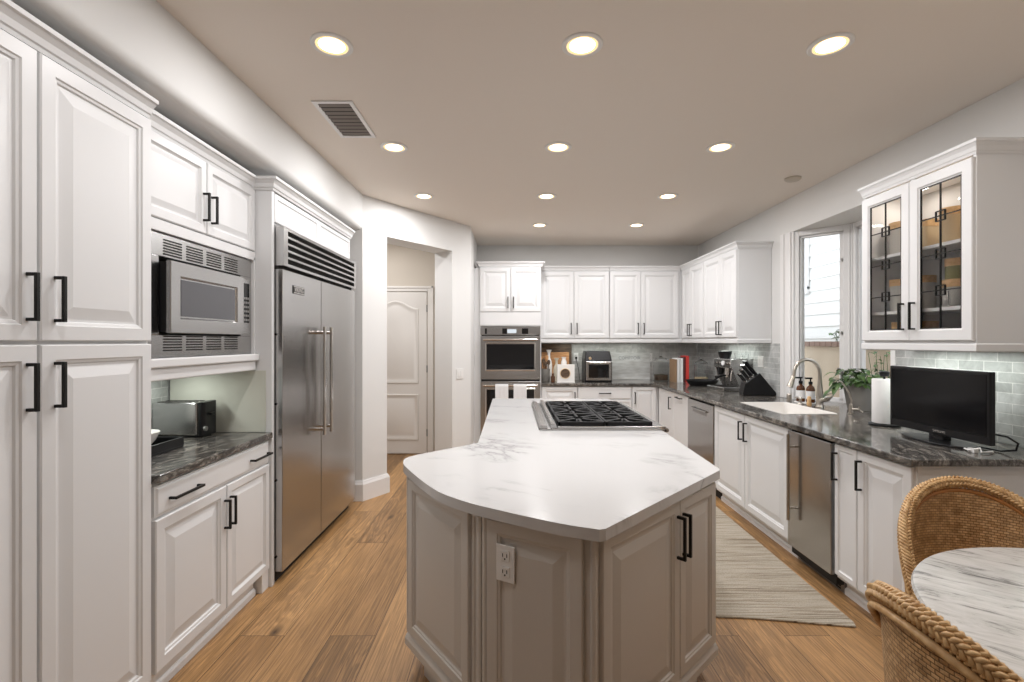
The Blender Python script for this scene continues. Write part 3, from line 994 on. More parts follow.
# faucet
p = thing('kitchen_faucet', 'tall gooseneck pull-down faucet in brushed nickel behind the sink', 'faucet', (2.500, 3.93, 0.921), 0)
m_ = MB(); m_.lathe([(0.0, 0), (0.032, 0), (0.032, 0.006), (0.027, 0.014), (0.026, 0.07), (0.030, 0.075), (0.026, 0.10), (0.020, 0.16), (0.014, 0.22), (0.0, 0.225)])
m_.build('body', M['nickel'], p, smooth=50)
path = [(0, 0, 0.18), (0, 0, 0.26)]
for k in range(13):
    a = R(180 * k / 12)
    path.append((-0.105 + 0.105 * math.cos(a), 0.0, 0.275 + 0.115 * math.sin(a)))
path.append((-0.217, 0, 0.245))
m_ = MB(); m_.tube(path, 0.0135, 14); m_.build('spout', M['nickel'], p, smooth=60)
m_ = MB(); m_.cyl((-0.214, 0, 0.255), (-0.232, 0, 0.205), 0.016, 0.019); m_.cyl((-0.232, 0, 0.205), (-0.246, 0, 0.165), 0.019, 0.024); m_.build('spray_head', M['nickel'], p, smooth=40)
m_ = MB(); m_.cyl((0.0, -0.02, 0.06), (0.02, -0.075, 0.075), 0.020, 0.017); m_.tube([(0.02, -0.07, 0.075), (0.03, -0.10, 0.095), (0.035, -0.125, 0.13)], [0.010, 0.007, 0.006], 10); m_.build('lever', M['nickel'], p, smooth=50)
# filtered water tap
p = thing('filtered_water_tap', 'slim curved filtered water tap at the near end of the sink', 'faucet', (2.500, 3.57, 0.921), 0)
m_ = MB(); m_.lathe([(0, 0), (0.022, 0), (0.022, 0.005), (0.015, 0.010), (0.013, 0.05), (0.009, 0.075), (0, 0.08)]); m_.build('body', M['nickel'], p, smooth=50)
m_ = MB(); m_.tube([(0, 0, 0.06), (0.004, 0.0, 0.10), (-0.012, 0.0, 0.15), (-0.045, 0, 0.205), (-0.068, 0, 0.235), (-0.085, 0, 0.243), (-0.10, 0, 0.236)], 0.006, 10); m_.build('spout', M['nickel'], p, smooth=60)
m_ = MB(); m_.cyl((0, 0, 0.035), (0.03, -0.035, 0.04), 0.009); m_.tube([(0.03, -0.035, 0.03), (0.034, -0.042, 0.062)], 0.006, 8); m_.tube([(0.03, -0.035, 0.04), (0.05, -0.055, 0.02)], 0.005, 8); m_.build('lever', M['nickel'], p, smooth=50)
# air gap, disposal button
p_, q_ = (2.515, 4.39), (2.455, 4.12)
m_ = MB(); m_.lathe([(0, 0), (0.026, 0), (0.026, 0.004), (0.021, 0.008), (0.021, 0.055), (0.017, 0.062), (0, 0.062)])
o = m_.build('air_gap_cap', M['nickel'], smooth=40); o.location = (*p_, 0.921); tag(o, 'short nickel air gap cylinder at the far corner of the sink', 'sink fitting')
m_ = MB(); m_.lathe([(0, 0), (0.026, 0), (0.024, 0.008), (0.012, 0.018), (0.010, 0.045), (0.018, 0.052), (0.012, 0.062), (0, 0.064)])
m_.tube([(0, 0, 0.055), (-0.03, 0, 0.062), (-0.05, 0, 0.055)], 0.005, 8)
o = m_.build('soap_dispenser', M['nickel'], smooth=40); o.location = (*q_, 0.921); tag(o, 'small nickel soap pump between the air gap and the faucet', 'soap dispenser')
# soap tray, bottles, brush
m_ = MB(); m_.prism(rrect(-0.065, 0.065, -0.085, 0.085, 0.012), 0, 0.012)
o = m_.build('soap_tray', M['plastic'], bevel=0.003); o.location = (2.545, 4.185, 0.921); tag(o, 'small white tray under the two amber soap bottles', 'tray')
def soap(x, y, label):
    p = thing('soap_bottle', label, 'soap bottle', (x, y, 0.9335), 0, 'amber soap bottles by the faucet')
    m = MB(); m.lathe([(0, 0), (0.032, 0), (0.034, 0.005), (0.034, 0.115), (0.026, 0.135), (0.012, 0.148), (0.012, 0.160), (0, 0.161)]); m.build('bottle_body', M['amber'], p, smooth=40)
    m = MB(); m.cyl((0, 0, 0.030), (0, 0, 0.098), 0.0345, seg=28); m.build('paper_label', M['label'], p, smooth=40)
    m = MB(); m.cyl((0, 0, 0.155), (0, 0, 0.178), 0.016); m.cyl((0, 0, 0.178), (0, 0, 0.205), 0.006); m.box(-0.045, 0.012, -0.008, 0.008, 0.200, 0.214); m.build('pump', M['blackplastic'], p, bevel=0.001)
soap(2.520, 4.225, 'amber soap bottle with white label, farther of the two')
soap(2.560, 4.150, 'amber soap bottle with white label, nearer to the faucet')
m_ = MB(); m_.lathe([(0, 0), (0.016, 0), (0.02, 0.02), (0.014, 0.04), (0.017, 0.06), (0.010, 0.08), (0, 0.082)])
o = m_.build('scrub_brush', M['bamboo'], smooth=50); o.location = (2.51, 4.015, 0.921); tag(o, 'small wooden scrub brush standing beside the faucet', 'brush')
o.location = (2.465, 4.015, 0.921)

# potted plant
p = thing('potted_plant', 'leafy green plant in a grey stoneware pot in the bay window', 'plant', (2.745, 3.79, 0.921), 0)
m_ = MB(); m_.lathe([(0, 0), (0.095, 0), (0.10, 0.01), (0.128, 0.19), (0.130, 0.205), (0.122, 0.207), (0.115, 0.18), (0, 0.175)], seg=36); m_.build('pot', M['stone'], p, smooth=40)
m_ = MB(); rnd = random.Random(3)
def leaf(m, base, az, ln, lift, wd, droop):
    d = Vector((math.cos(az), math.sin(az), 0)); s_ = Vector((-d.y, d.x, 0))
    n = 6; L_ = []; Rr = []; C_ = []
    for k in range(n + 1):
        u = k / n
        c = base + d * (ln * u) + Vector((0, 0, lift * u - droop * u * u))
        ww = wd * math.sin(PI * min(1, u * 0.92 + 0.06)) ** 0.8
        L_.append(c + s_ * ww + Vector((0, 0, 0.25 * ww))); Rr.append(c - s_ * ww + Vector((0, 0, 0.25 * ww))); C_.append(c)
    for k in range(n):
        m.face([L_[k], C_[k], C_[k + 1], L_[k + 1]]); m.face([C_[k], Rr[k], Rr[k + 1], C_[k + 1]])
stems = MB()
for k in range(95):
    az = rnd.uniform(0, 2 * PI)
    r0 = rnd.uniform(0.0, 0.10)
    r1 = r0 + rnd.uniform(0.0, 0.13)
    if math.cos(az) > 0.3: r1 = min(r1, 0.13)
    z1 = 0.22 + rnd.uniform(-0.02, 0.10)
    b0 = Vector((r0 * math.cos(az) * .8, r0 * math.sin(az) * .8, 0.17)); b1 = Vector((r1 * math.cos(az), r1 * math.sin(az), z1))
    stems.tube([b0, (b0 + b1) / 2 + Vector((0, 0, 0.03)), b1], 0.0018, 5)
    ln = rnd.uniform(0.05, 0.095)
    if math.cos(az) > 0.2: ln *= 0.55
    leaf(m_, b1, az + rnd.uniform(-0.9, 0.9), ln, rnd.uniform(-0.01, 0.04), rnd.uniform(0.015, 0.026), rnd.uniform(0.02, 0.07))
# a trailing spray to the left
for k in range(9):
    u = k / 8
    b1 = Vector((-0.10 - 0.10 * u, 0.05 + 0.02 * math.sin(k * 2), 0.22 + 0.04 * math.sin(PI * u) - 0.10 * u))
    stems.tube([(-0.06, 0.03, 0.18), b1 + Vector((0.03, 0, 0.03)), b1], 0.0018, 5)
    leaf(m_, b1, R(180 + rnd.uniform(-60, 60)), 0.085, 0.0, 0.022, 0.06)
fo = m_.build('foliage', M['leaf'], p, smooth=60); fo['kind'] = 'stuff'
stems.build('stems', M['leaf'], p)

# paper towel holder
p = thing('paper_towel_holder', 'black stand with a white paper towel roll beside the television', 'paper towel holder', (2.385, 3.10, 0.921), 0)
m_ = MB(); m_.lathe([(0, 0), (0.085, 0), (0.085, 0.010), (0.078, 0.014), (0, 0.014)]); m_.build('stand_base', M['blackplastic'], p, smooth=40)
m_ = MB(); m_.cyl((0, 0, 0.014), (0, 0, 0.33), 0.006); m_.lathe([(0, 0.310), (0.022, 0.312), (0.026, 0.325), (0.03, 0.338), (0.022, 0.345), (0, 0.346)]); m_.build('post', M['blackplastic'], p, smooth=40)
m_ = MB()
m_.lathe([(0.02, 0.016), (0.064, 0.016), (0.066, 0.020), (0.066, 0.292), (0.064, 0.296), (0.02, 0.296), (0.02, 0.016)], seg=36); m_.build('paper_roll', M['paper'], p, smooth=40)

# television
p = thing('television', 'small black flat television on an oval stand on the right counter', 'television', (2.290, 2.605, 0.921), RZR)
m_ = MB()
m_.box(-0.306, 0.306, -0.018, 0.010, 0.038, 0.392)
tvb = m_.build('housing', M['blackplastic'], p, bevel=0.006, seg=3)
m_ = MB(); m_.box(-0.20, 0.20, 0.008, 0.040, 0.09, 0.34); m_.build('back_cover', M['blackplastic'], p, bevel=0.012)
m_ = MB(); m_.box(-0.288, 0.288, -0.0195, -0.0175, 0.078, 0.374); m_.build('screen', M['screen'], p)
text_mesh('brand_lettering', 'SAMSUNG', 0.016, M['badge'], p, (0.03, -0.0187, 0.058), (R(90), 0, 0), 0.0004)
m_ = MB()
ov = [(0.205 * math.cos(2 * PI * k / 32), 0.0 + 0.105 * math.sin(2 * PI * k / 32)) for k in range(32)]
m_.prism(ov, 0, 0.010); m_.build('stand_base', M['blackplastic'], p, bevel=0.004)
m_ = MB(); m_.box(-0.045, 0.045, -0.01, 0.035, 0.010, 0.10); m_.build('neck', M['blackplastic'], p, bevel=0.004)
m_ = MB()
m_.tube([(0.16, 0.03, 0.09), (0.24, 0.06, 0.085), (0.29, 0.08, 0.080), (0.325, 0.095, 0.055), (0.315, 0.095, 0.022), (0.26, 0.08, 0.006), (0.16, 0.06, 0.006)], 0.005, 8)
m_.build('power_cable', M['blackplastic'], p, smooth=60)
m_ = MB()
m_.tube([(0.20, -0.03, 0.006), (0.25, -0.055, 0.008), (0.27, -0.02, 0.022), (0.285, -0.03, 0.006), (0.29, 0.0, 0.008), (0.27, 0.04, 0.005)], 0.005, 8)
m_.box(0.235, 0.27, -0.05, -0.03, 0.0, 0.018)
o = m_.build('charging_cable', M['cord'], smooth=60); o.location = (2.275, 2.60, 0.921); o.rotation_euler = (0, 0, RZR); tag(o, 'loose white charging cable beside the television stand', 'cable')

# ================================================================== UPPER CABINETS
CTOP = 2.395
RAIL = [(-0.30, 0.0), (0.004, 0.0), (0.010, 0.006), (0.010, 0.030), (0.0, 0.040), (-0.30, 0.040)]
UY = 6.46     # carcass face of the back uppers (doors reach 6.44)
def rail(t_, path, z, h=0.045):
    m = MB(); m.sweep(path, [(-0.018, z), (0.004, z), (0.010, z + .006), (0.010, z + h - .008), (0.002, z + h), (-0.018, z + h)])
    return m.build('light_rail', M['cab'], t_)

def back_upper(x0, x1, xs_, label, ext=0.0):
    p = cabinet('wall_cabinet', label, 'cabinet', (x0, UY, 0), 0)
    w = x1 - x0
    carcass(p, w + ext, YB - UY - 0.003, 1.475, CTOP)
    rail(p, [(0, -0.001), (w + ext, -0.001)], 1.435)
    m = MB(); m.sweep([(0, -0.001), (w + ext * 0.4, -0.001)], prof_at(CROWN, 2.386)); m.build('crown', M['cab'], p)
    s_ = xs_ - x0
    front(p, 0.003, s_ - 0.002, 1.497, 2.384, handle=(s_ - 0.040, 1.625, 0.150))
    front(p, s_ + 0.002, w - 0.004, 1.497, 2.384, handle=(s_ + 0.038, 1.625, 0.150))
PXM = 6.44 / 484
back_upper(0.376, 1.296, (574.0 - 512) * PXM, 'white two-door wall cabinet next to the double oven')
back_upper(1.299, 2.225, (640.8 - 512) * PXM, 'white two-door wall cabinet above the rustic sign', 0.043)
# right wall uppers
UX = 2.27
def right_upper(ya, yb, ys, label, end=False):
    p = cabinet('wall_cabinet', label, 'cabinet', (UX, ya, 0), RZR)
    w = ya - yb
    carcass(p, w, XR - UX - 0.003, 1.475, CTOP)
    pe = [(w, -0.001), (w, XR - UX - 0.005)] if end else [(w, -0.001)]
    rail(p, [(0, -0.001)] + pe, 1.435)
    m = MB(); m.sweep([(0, -0.001)] + pe, prof_at(CROWN, 2.386)); m.build('crown', M['cab'], p)
    s_ = ya - ys
    front(p, 0.003 if end else 0.03, s_ - 0.002, 1.497, 2.384, handle=(s_ - 0.035, 1.60, 0.150))
    front(p, s_ + 0.002, w - 0.005, 1.497, 2.384, handle=(s_ + 0.035, 1.60, 0.150))
right_upper(6.445, 5.690, 6.10, 'white two-door wall cabinet in the far right corner')
right_upper(5.687, 4.855, 5.236, 'white two-door wall cabinet above the espresso machine', True)

# ---- glass-door cabinet
GY0, GY1 = 3.120, 2.365
p = cabinet('glass_door_cabinet', 'white wall cabinet with two leaded glass doors above the television', 'cabinet', (UX, GY0, 0), RZR)
w = GY0 - GY1; D_ = XR - UX - 0.003
m_ = MB()
m_.box(0, 0.018, 0, D_, 1.45, CTOP); m_.box(w - 0.018, w, 0, D_, 1.45, CTOP)
m_.box(0.018, w - 0.018, 0, D_, 1.45, 1.468); m_.box(0.018, w - 0.018, 0, D_, CTOP - 0.018, CTOP)
m_.box(w / 2 - 0.014, w / 2 + 0.014, 0, 0.02, 1.468, CTOP - 0.018)
m_.build('carcass', M['cab'], p, bevel=0.0015)
m_ = MB(); m_.box(0.018, w - 0.018, D_ - 0.01, D_, 1.468, CTOP - 0.018); m_.build('back_panel', M['cab_in'], p)
SH = (1.640, 1.985)
for z in SH:
    m_ = MB(); m_.box(0.0185, w - 0.0185, 0.022, D_ - 0.012, z - 0.018, z); m_.build('shelf', M['cab'], p)
rail(p, [(0, D_ - .003), (0, -0.001), (w, -0.001), (w, D_ - .003)], 1.405)
m_ = MB(); m_.sweep([(0, D_ - .003), (0, -0.001), (w, -0.001), (w, D_ - 0.003)], [(o_ * 0.55, z_) for o_, z_ in prof_at(CROWN, 2.375)]); m_.build('crown', M['cab'], p)
def glass_door(x0, x1, z0, z1, hx):
    fw = 0.063
    m = MB()
    rings = []
    def rr(i, y): return [(x0 + i, y, z0 + i), (x1 - i, y, z0 + i), (x1 - i, y, z1 - i), (x0 + i, y, z1 - i)]
    m.loft([rr(0, -0.0005), rr(0, -0.016), rr(0.004, -0.020), (rr(fw - 0.010, -0.020)), rr(fw - 0.004, -0.013), rr(fw, -0.012), rr(fw, -0.0005)], cap=False)
    # close the back
    d = m.build('door', M['cab'], p)
    m = MB(); m.box(x0 + fw - .002, x1 - fw + .002, -0.008, -0.005, z0 + fw - .002, z1 - fw + .002); m.build('glass_pane', M['glass'], d)
    a, b, c, e = x0 + fw, x1 - fw, z0 + fw, z1 - fw
    m = MB(); t_ = 0.0026; y0, y1 = -0.0115, -0.003
    m.box(a, a + 0.006, y0, y1, c, e); m.box(b - 0.006, b, y0, y1, c, e); m.box(a, b, y0, y1, c, c + 0.006); m.box(a, b, y0, y1, e - 0.006, e)
    xm = (a + b) / 2; s_ = 0.027
    m.box(xm - t_, xm + t_, y0, y1, c, e)
    for zc in (1.728, 1.922, 2.122):
        m.box(a, b, y0, y1, zc - t_, zc + t_)
        for q in (-1, 1):
            m.box(xm + q * s_ - t_, xm + q * s_ + t_, y0 - .001, y1, zc - s_ * 0.95, zc + s_ * 0.95)
            m.box(xm - s_, xm + s_, y0 - .001, y1, zc + q * s_ * 0.95 - t_, zc + q * s_ * 0.95 + t_)
    m.build('leading', M['black'], d)
    pull(d, hx, 1.60, 0.155)
glass_door(0.004, GY0 - 2.745, 1.462, 2.362, GY0 - 2.745 - 0.036)
glass_door(GY0 - 2.742, w - 0.003, 1.462, 2.362, GY0 - 2.742 + 0.036)
# storage jars
def canister(lx, ly, z, r, h, fill, label, square=False, lid=None):
    c_, s_ = math.cos(RZR), math.sin(RZR)
    wx = UX + c_ * lx - s_ * ly; wy = GY0 + s_ * lx + c_ * ly
    r *= 0.86
    wx += 0.02
    p = thing('storage_jar', label, 'jar', (wx, wy, z + 0.001), RZR, 'lidded jars in the glass cabinet')
    m = MB()
    if square: m.prism(rrect(-r, r, -r, r, 0.012), 0, h * 0.93)
    else: m.lathe([(0, 0), (r, 0), (r, h * 0.93), (0, h * 0.93)])
    m.build('jar_body', fill, p, smooth=40)
    m = MB()
    if square: m.prism(rrect(-r - .003, r + .003, -r - .003, r + .003, 0.012), h * 0.93, h * 0.93 + 0.042)
    else: m.lathe([(0, h * 0.93), (r + .002, h * 0.93), (r + .002, h * 0.93 + .042), (0, h * 0.93 + .042)])
    m.build('lid', lid or M['bamboo'], p, smooth=40)
Z0, Z1, Z2 = 1.468, SH[0], SH[1]
JR = [(0.11, 0.13, Z2, 0.068, 0.18, M['jarfill_grey'], False, 'grey jar with wood lid, far end of the top shelf'),
      (0.27, 0.16, Z2, 0.062, 0.15, M['jarfill_tan'], True, 'square tan jar on the top shelf behind the far door'),
      (0.475, 0.12, Z2, 0.066, 0.17, M['jarfill_tan'], False, 'round tan jar on the top shelf behind the near door'),
      (0.665, 0.13, Z2, 0.075, 0.21, M['jarfill_tan'], True, 'tall square tan jar at the near end of the top shelf'),
      (0.11, 0.13, Z1, 0.066, 0.17, M['jarfill_grey'], False, 'grey jar with wood lid, far end of the middle shelf'),
      (0.27, 0.13, Z1, 0.070, 0.17, M['jarfill_grey'], False, 'wide grey jar with wood lid, second on the middle shelf'),
      (0.485, 0.13, Z1, 0.070, 0.12, M['jarfill_grey'], False, 'short grey jar on the middle shelf behind the near door'),
      (0.665, 0.13, Z1, 0.072, 0.20, M['jarfill_tan'], True, 'square tan jar at the near end of the middle shelf'),
      (0.12, 0.13, Z0, 0.060, 0.07, M['jarfill_tan'], False, 'low jar with wood lid, far end of the bottom shelf'),
      (0.27, 0.13, Z0, 0.060, 0.07, M['jarfill_tan'], True, 'low square jar with wood lid on the bottom shelf')]
for (lx, ly, z, r, h, f, sq, lb) in JR: canister(lx, ly, z, r, h, f, lb, sq)
canister(0.485, 0.13, Z1 + 0.156, 0.055, 0.075, M['jarfill_green'], 'green filled jar stacked on the short grey jar', False)
def g2w(lx, ly): return (UX + ly, GY0 - lx)
m_ = MB(); m_.lathe([(0, 0), (0.028, 0), (0.036, 0.025), (0.032, 0.055), (0.030, 0.058), (0, 0.05)])
o = m_.build('copper_mug', M['copper'], smooth=50); o.location = (*g2w(0.48, 0.08), Z0 + 0.001); tag(o, 'shiny copper mug on the bottom shelf of the glass cabinet', 'mug')
m_ = MB(); m_.lathe([(0, 0), (0.03, 0), (0.034, 0.01), (0.036, 0.06), (0.02, 0.075), (0.02, 0.09), (0, 0.095)])
o = m_.build('sugar_shaker', M['chrome'], smooth=50); o.location = (*g2w(0.66, 0.08), Z0 + 0.001); tag(o, 'small shiny shaker at the near end of the bottom shelf', 'shaker')
m_ = MB(); m_.lathe([(0, 0), (0.03, 0), (0.033, 0.085), (0.028, 0.085), (0.026, 0.01), (0, 0.01)])
o = m_.build('drinking_glass', M['jar'], smooth=50); o.location = (*g2w(0.60, 0.075), Z1 + 0.001 ); o.location.z = Z1 + .001; o.location = (*g2w(0.575, 0.065), Z1 + .001); tag(o, 'clear drinking glass on the middle shelf of the glass cabinet', 'glass')

# ================================================================== DOUBLE OVEN TOWER
OX0, OX1, OY = -0.412, 0.372, 6.175
p = cabinet('oven_cabinet', 'tall white cabinet housing the double oven with two doors above', 'cabinet', (OX0, OY, 0), 0)
w = OX1 - OX0
m_ = MB()
m_.box(0, 0.016, 0, YB - OY - .003, 0.10, 2.41); m_.box(w - 0.016, w, 0, YB - OY - .003, 0.10, 2.41)
m_.box(0.016, w - 0.016, 0, YB - OY - .003, 1.650, 2.41); m_.box(0.016, w - 0.016, 0, YB - OY - .003, 0.10, 0.265)
m_.box(0.016, w - 0.016, 0.55, YB - OY - .003, 0.265, 1.650)
m_.build('carcass', M['cab'], p, bevel=0.002)
toe(p, w, y=0.05)
m_ = MB(); m_.box(0.004, w - 0.004, -0.018, 0, 1.657, 1.824); m_.build('filler_panel', M['cab'], p, bevel=0.002)
sp = w / 2 + 0.004
front(p, 0.004, sp - 0.002, 1.832, 2.396, handle=(sp - 0.035, 1.95, 0.145))
front(p, sp + 0.002, w - 0.004, 1.832, 2.396, handle=(sp + 0.035, 1.95, 0.145))
m_ = MB(); m_.sweep([(0, 0.30), (0, -0.001), (w, -0.001), (w, 0.26)], prof_at(CROWN, 2.398)); m_.build('crown', M['cab'], p)
m_ = MB(); m_.box(-0.485 + 0.001, OX0 - 0.001, OY + 0.01, OY + 0.03, 0, 2.39)
struct('trim_2', m_, M['cab'])

p = thing('double_oven', 'stainless double wall oven with wide bar handles built into the back wall', 'oven', (OX0 + 0.018, OY, 0.275), 0)
WO = w - 0.036
m_ = MB(); m_.box(0.006, WO - 0.006, 0.0, 0.54, 0.0, 1.37); m_.build('chassis', M['dark'], p)
m_ = MB(); m_.box(-0.008, WO + 0.008, -0.022, 0.0, 1.262, 1.372); cpn = m_.build('control_panel', M['steel'], p, bevel=0.003)
for a_, b_ in ((0.05, 0.075), (0.27, 0.33), (0.52, 0.60)):
    m_ = MB(); m_.box(a_, b_, -0.024, -0.020, 1.275, 1.345); m_.build('panel_glass', M['ovenglass'], cpn)
m_ = MB(); m_.box(0.335, 0.45, -0.0245, -0.020, 1.285, 1.335); m_.build('display', M['display'], cpn)
def oven_door(z0, z1):
    m = MB(); m.panel(-0.006, WO + 0.006, z0, z1, [(0.0, 0.030), (0.004, 0.034)], 0.0); d = m.build('door', M['steel'], p)
    h = z1 - z0
    m = MB(); m.panel(0.055, WO - 0.055, z0 + 0.11, z1 - 0.085, [(0, 0.036), (0.006, 0.039), (0.014, 0.039), (0.018, 0.035)], 0.0); m.build('window_trim', M['chrome'], d)
    m = MB(); m.box(0.074, WO - 0.074, -0.0375, -0.034, z0 + 0.13, z1 - 0.105); m.build('window', M['ovenglass'], d)
    m = MB(); m.cyl((0.03, -0.088, z1 - 0.048), (WO - 0.03, -0.088, z1 - 0.048), 0.0135)
    for x in (0.05, WO - 0.05): m.cyl((x, -0.088, z1 - 0.048), (x, -0.032, z1 - 0.048), 0.012)
    m.build('handle', M['chrome'], d, smooth=40)
    return z1 - 0.048
h1 = oven_door(0.695, 1.250)
h2 = oven_door(0.010, 0.672)
m_ = MB(); m_.box(0.0, WO, -0.018, 0.0, 0.675, 0.692); m_.build('middle_vent', M['dark'], p)
# two towels over the lower handle
M['towel'] = mat('striped_towel', (0.72, 0.71, 0.70), 0.95)
t = NT(M['towel'])
tc = t.n('ShaderNodeTexCoord'); wv = t.n('ShaderNodeTexWave', wave_type='BANDS', bands_direction='Z'); wv.inputs['Scale'].default_value = 26
t.l(tc.outputs['Object'], wv.inputs['Vector'])
t.l(t.ramp(wv.outputs['Fac'], [(0.55, (0.80, 0.79, 0.78)), (0.85, (0.60, 0.60, 0.62))]), t.b.inputs['Base Color'])
def towel(xc, label):
    yb = OY - 0.088; zt = 0.275 + h2
    m = MB(); n = 14; half = 0.082
    prof_ = [(-0.020, -0.34), (-0.0195, -0.02), (-0.014, 0.010), (0.0, 0.019), (0.014, 0.010), (0.0195, -0.02), (0.020, -0.22)]
    def row(off_, th):
        pts = []
        for (y, z) in off_:
            pts.append((y, z))
        return pts
    rings = []
    for k in range(n + 1):
        x = -half + 2 * half * k / n
        wob = 0.003 * math.sin(k * 1.3)
        outp = [(x, y - (wob if z < 0 and y < 0 else 0), z) for y, z in prof_]
        inp = [(x, y * 0.80 - (wob if z < 0 and y < 0 else 0), z if z < -0.1 else z - 0.003) for y, z in prof_[::-1]]
        rings.append(outp + inp)
    m.loft(rings)
    o = m.build('dish_towel', M['towel'], smooth=60); o.location = (xc, yb, zt)
    tag(o, label, 'towel', 'dish towels over the lower oven handle')
towel(-0.128, 'pale striped dish towel over the lower oven handle, left of two')
towel(0.102, 'pale striped dish towel over the lower oven handle, right of two')

# ================================================================== ISLAND
import math as _m
def catmull(pts, n=8):
    out = []
    P = [Vector(a) for a in pts]
    P = [P[0] * 2 - P[1]] + P + [P[-1] * 2 - P[-2]]
    for i in range(1, len(P) - 2):
        for k in range(n):
            t_ = k / n
            a, b, c, d = P[i - 1], P[i], P[i + 1], P[i + 2]
            out.append(tuple(0.5 * ((2 * b) + (c - a) * t_ + (2 * a - 5 * b + 4 * c - d) * t_ ** 2 + (3 * b - a - 3 * c + d) * t_ ** 3)))
    out.append(tuple(P[-2]))
    return out
curve = catmull([(-0.492, 2.190), (-0.455, 2.075), (-0.285, 1.766), (-0.158, 1.629), (-0.016, 1.529), (0.142, 1.433), (0.250, 1.386)], 8)
corner = [(-0.450, 2.300), (-0.478, 2.262), (-0.492, 2.225)]
outer = curve + [(0.270, 1.393), (0.868, 2.022), (0.876, 2.045), (0.905, 2.87), (0.905, 2.925), (0.905, 4.545), (-0.18, 4.545), (-0.18, 2.563)] + corner
m_ = MB(); plate_with_hole(m_, outer, [[(0.165, 2.925), (0.165, 4.12), (0.88, 4.12), (0.88, 2.925)]], 0.884, 0.920)
o = m_.build('island_countertop', M['quartz'], bevel=0.008, seg=3)
tag(o, 'white veined quartz island countertop with curved left end and pointed tip', 'countertop')

p = thing('kitchen_island', 'greige painted kitchen island with raised panels and an angled two-door end', 'kitchen island', (0.2, 2.4, 0), 0)
def loc_(pts): return [(x - 0.2, y - 2.4) for x, y in pts]
T = (0.242, 1.434); A1 = (-0.088, 1.622); B1 = (-0.447, 2.10); RC = (0.846, 2.030)
body = [T, RC, (0.87, 2.86), (0.87, 4.51), (-0.14, 4.51), (-0.14, 2.58), (-0.43, 2.26), B1, A1]
m_ = MB(); m_.prism(loc_(body), 0.15, 0.883); m_.build('carcass', M['island'], p, bevel=0.004)
def inset_poly(poly, d):
    n = len(poly); out = []
    for i in range(n):
        a = Vector(poly[i - 1]); b = Vector(poly[i]); c = Vector(poly[(i + 1) % n])
        d0 = (b - a).normalized(); d1 = (c - b).normalized()
        n0 = Vector((-d0.y, d0.x)); n1 = Vector((-d1.y, d1.x)); mm = (n0 + n1).normalized()
        out.append(tuple(b + mm * d / max(mm.dot(n0), 0.3)))
    return out
m_ = MB(); m_.prism(loc_(inset_poly(body, 0.06)), 0.0, 0.151); m_.build('toe_kick', M['island'], p)
# base moulding and the small cove under the stone
m_ = MB(); m_.sweep(loc_(body), [(0.0, 0.150), (0.016, 0.150), (0.016, 0.178), (0.010, 0.192), (0.004, 0.200), (0.0, 0.206)], closed=True)
m_.build('base_moulding', M['island'], p)
def seg_frame(name_parent, P0, P1):
    """empty-less frame: returns matrix placing local x along P0->P1 with -y outward"""
    v_ = Vector(P1) - Vector(P0)
    return Matrix.Translation((P0[0] - 0.2, P0[1] - 2.4, 0)) @ Matrix.Rotation(math.atan2(v_.y, v_.x), 4, 'Z'), v_.length
def on_face(P0, P1, u0, u1, z0, z1, name, st, handle=None):
    mx, L_ = seg_frame(p, P0, P1)
    st = [q for q in st if q[0] < min(u1 - u0, z1 - z0) / 2 - .004]
    m = MB(); m.panel(u0, u1, z0, z1, st, 0.0)
    o = m.build(name, M['island'], p); o.matrix_local = mx
    if handle: pull(o, *handle)
    return o
LT = (Vector(RC) - Vector(T)).length
ud = (Vector((0.614, 1.794)) - Vector(T)).length
ISD = [(0.0, 0.012), (0.003, 0.015), (0.040, 0.015), (0.044, 0.011), (0.050, 0.010), (0.054, 0.005), (0.064, 0.005), (0.098, 0.013), (0.101, 0.013)]
on_face(T, RC, 0.028, ud - 0.002, 0.210, 0.872, 'door', ISD, handle=(ud - 0.022, 0.742, 0.158, False, -0.015))
on_face(T, RC, ud + 0.002, LT - 0.012, 0.210, 0.872, 'door', ISD, handle=(ud + 0.022, 0.742, 0.158, False, -0.015))
LA = (Vector(T) - Vector(A1)).length
on_face(A1, T, 0.012, LA - 0.030, 0.212, 0.872, 'raised_panel', ISD)
LB = (Vector(A1) - Vector(B1)).length
on_face(B1, A1, 0.020, LB - 0.090, 0.212, 0.872, 'raised_panel', ISD)
on_face(B1, A1, LB - 0.066, LB - 0.016, 0.212, 0.872, 'pilaster', [(0.0, 0.010), (0.006, 0.014), (0.012, 0.014), (0.016, 0.008)])
# corner bead at the tip
for q_, r_ in ((T, 0.010), (A1, 0.012), (B1, 0.010)):
    m_ = MB(); m_.cyl((q_[0] - .2, q_[1] - 2.4, 0.206), (q_[0] - .2, q_[1] - 2.4, 0.882), r_); m_.build('corner_bead', M['island'], p, smooth=40)
# doors on the cooking side and panels on the fridge side
for k in range(3):
    on_face((0.87, 2.90), (0.87, 4.50), 0.03 + k * 0.52, 0.53 + k * 0.52, 0.21, 0.68, 'door', ISD, handle=(0.28 + k * 0.52, 0.62, 0.15, True, -0.015))
for k in range(3):
    on_face((-0.14, 4.51), (-0.14, 2.60), 0.03 + k * 0.62, 0.60 + k * 0.62, 0.21, 0.87, 'raised_panel', ISD)
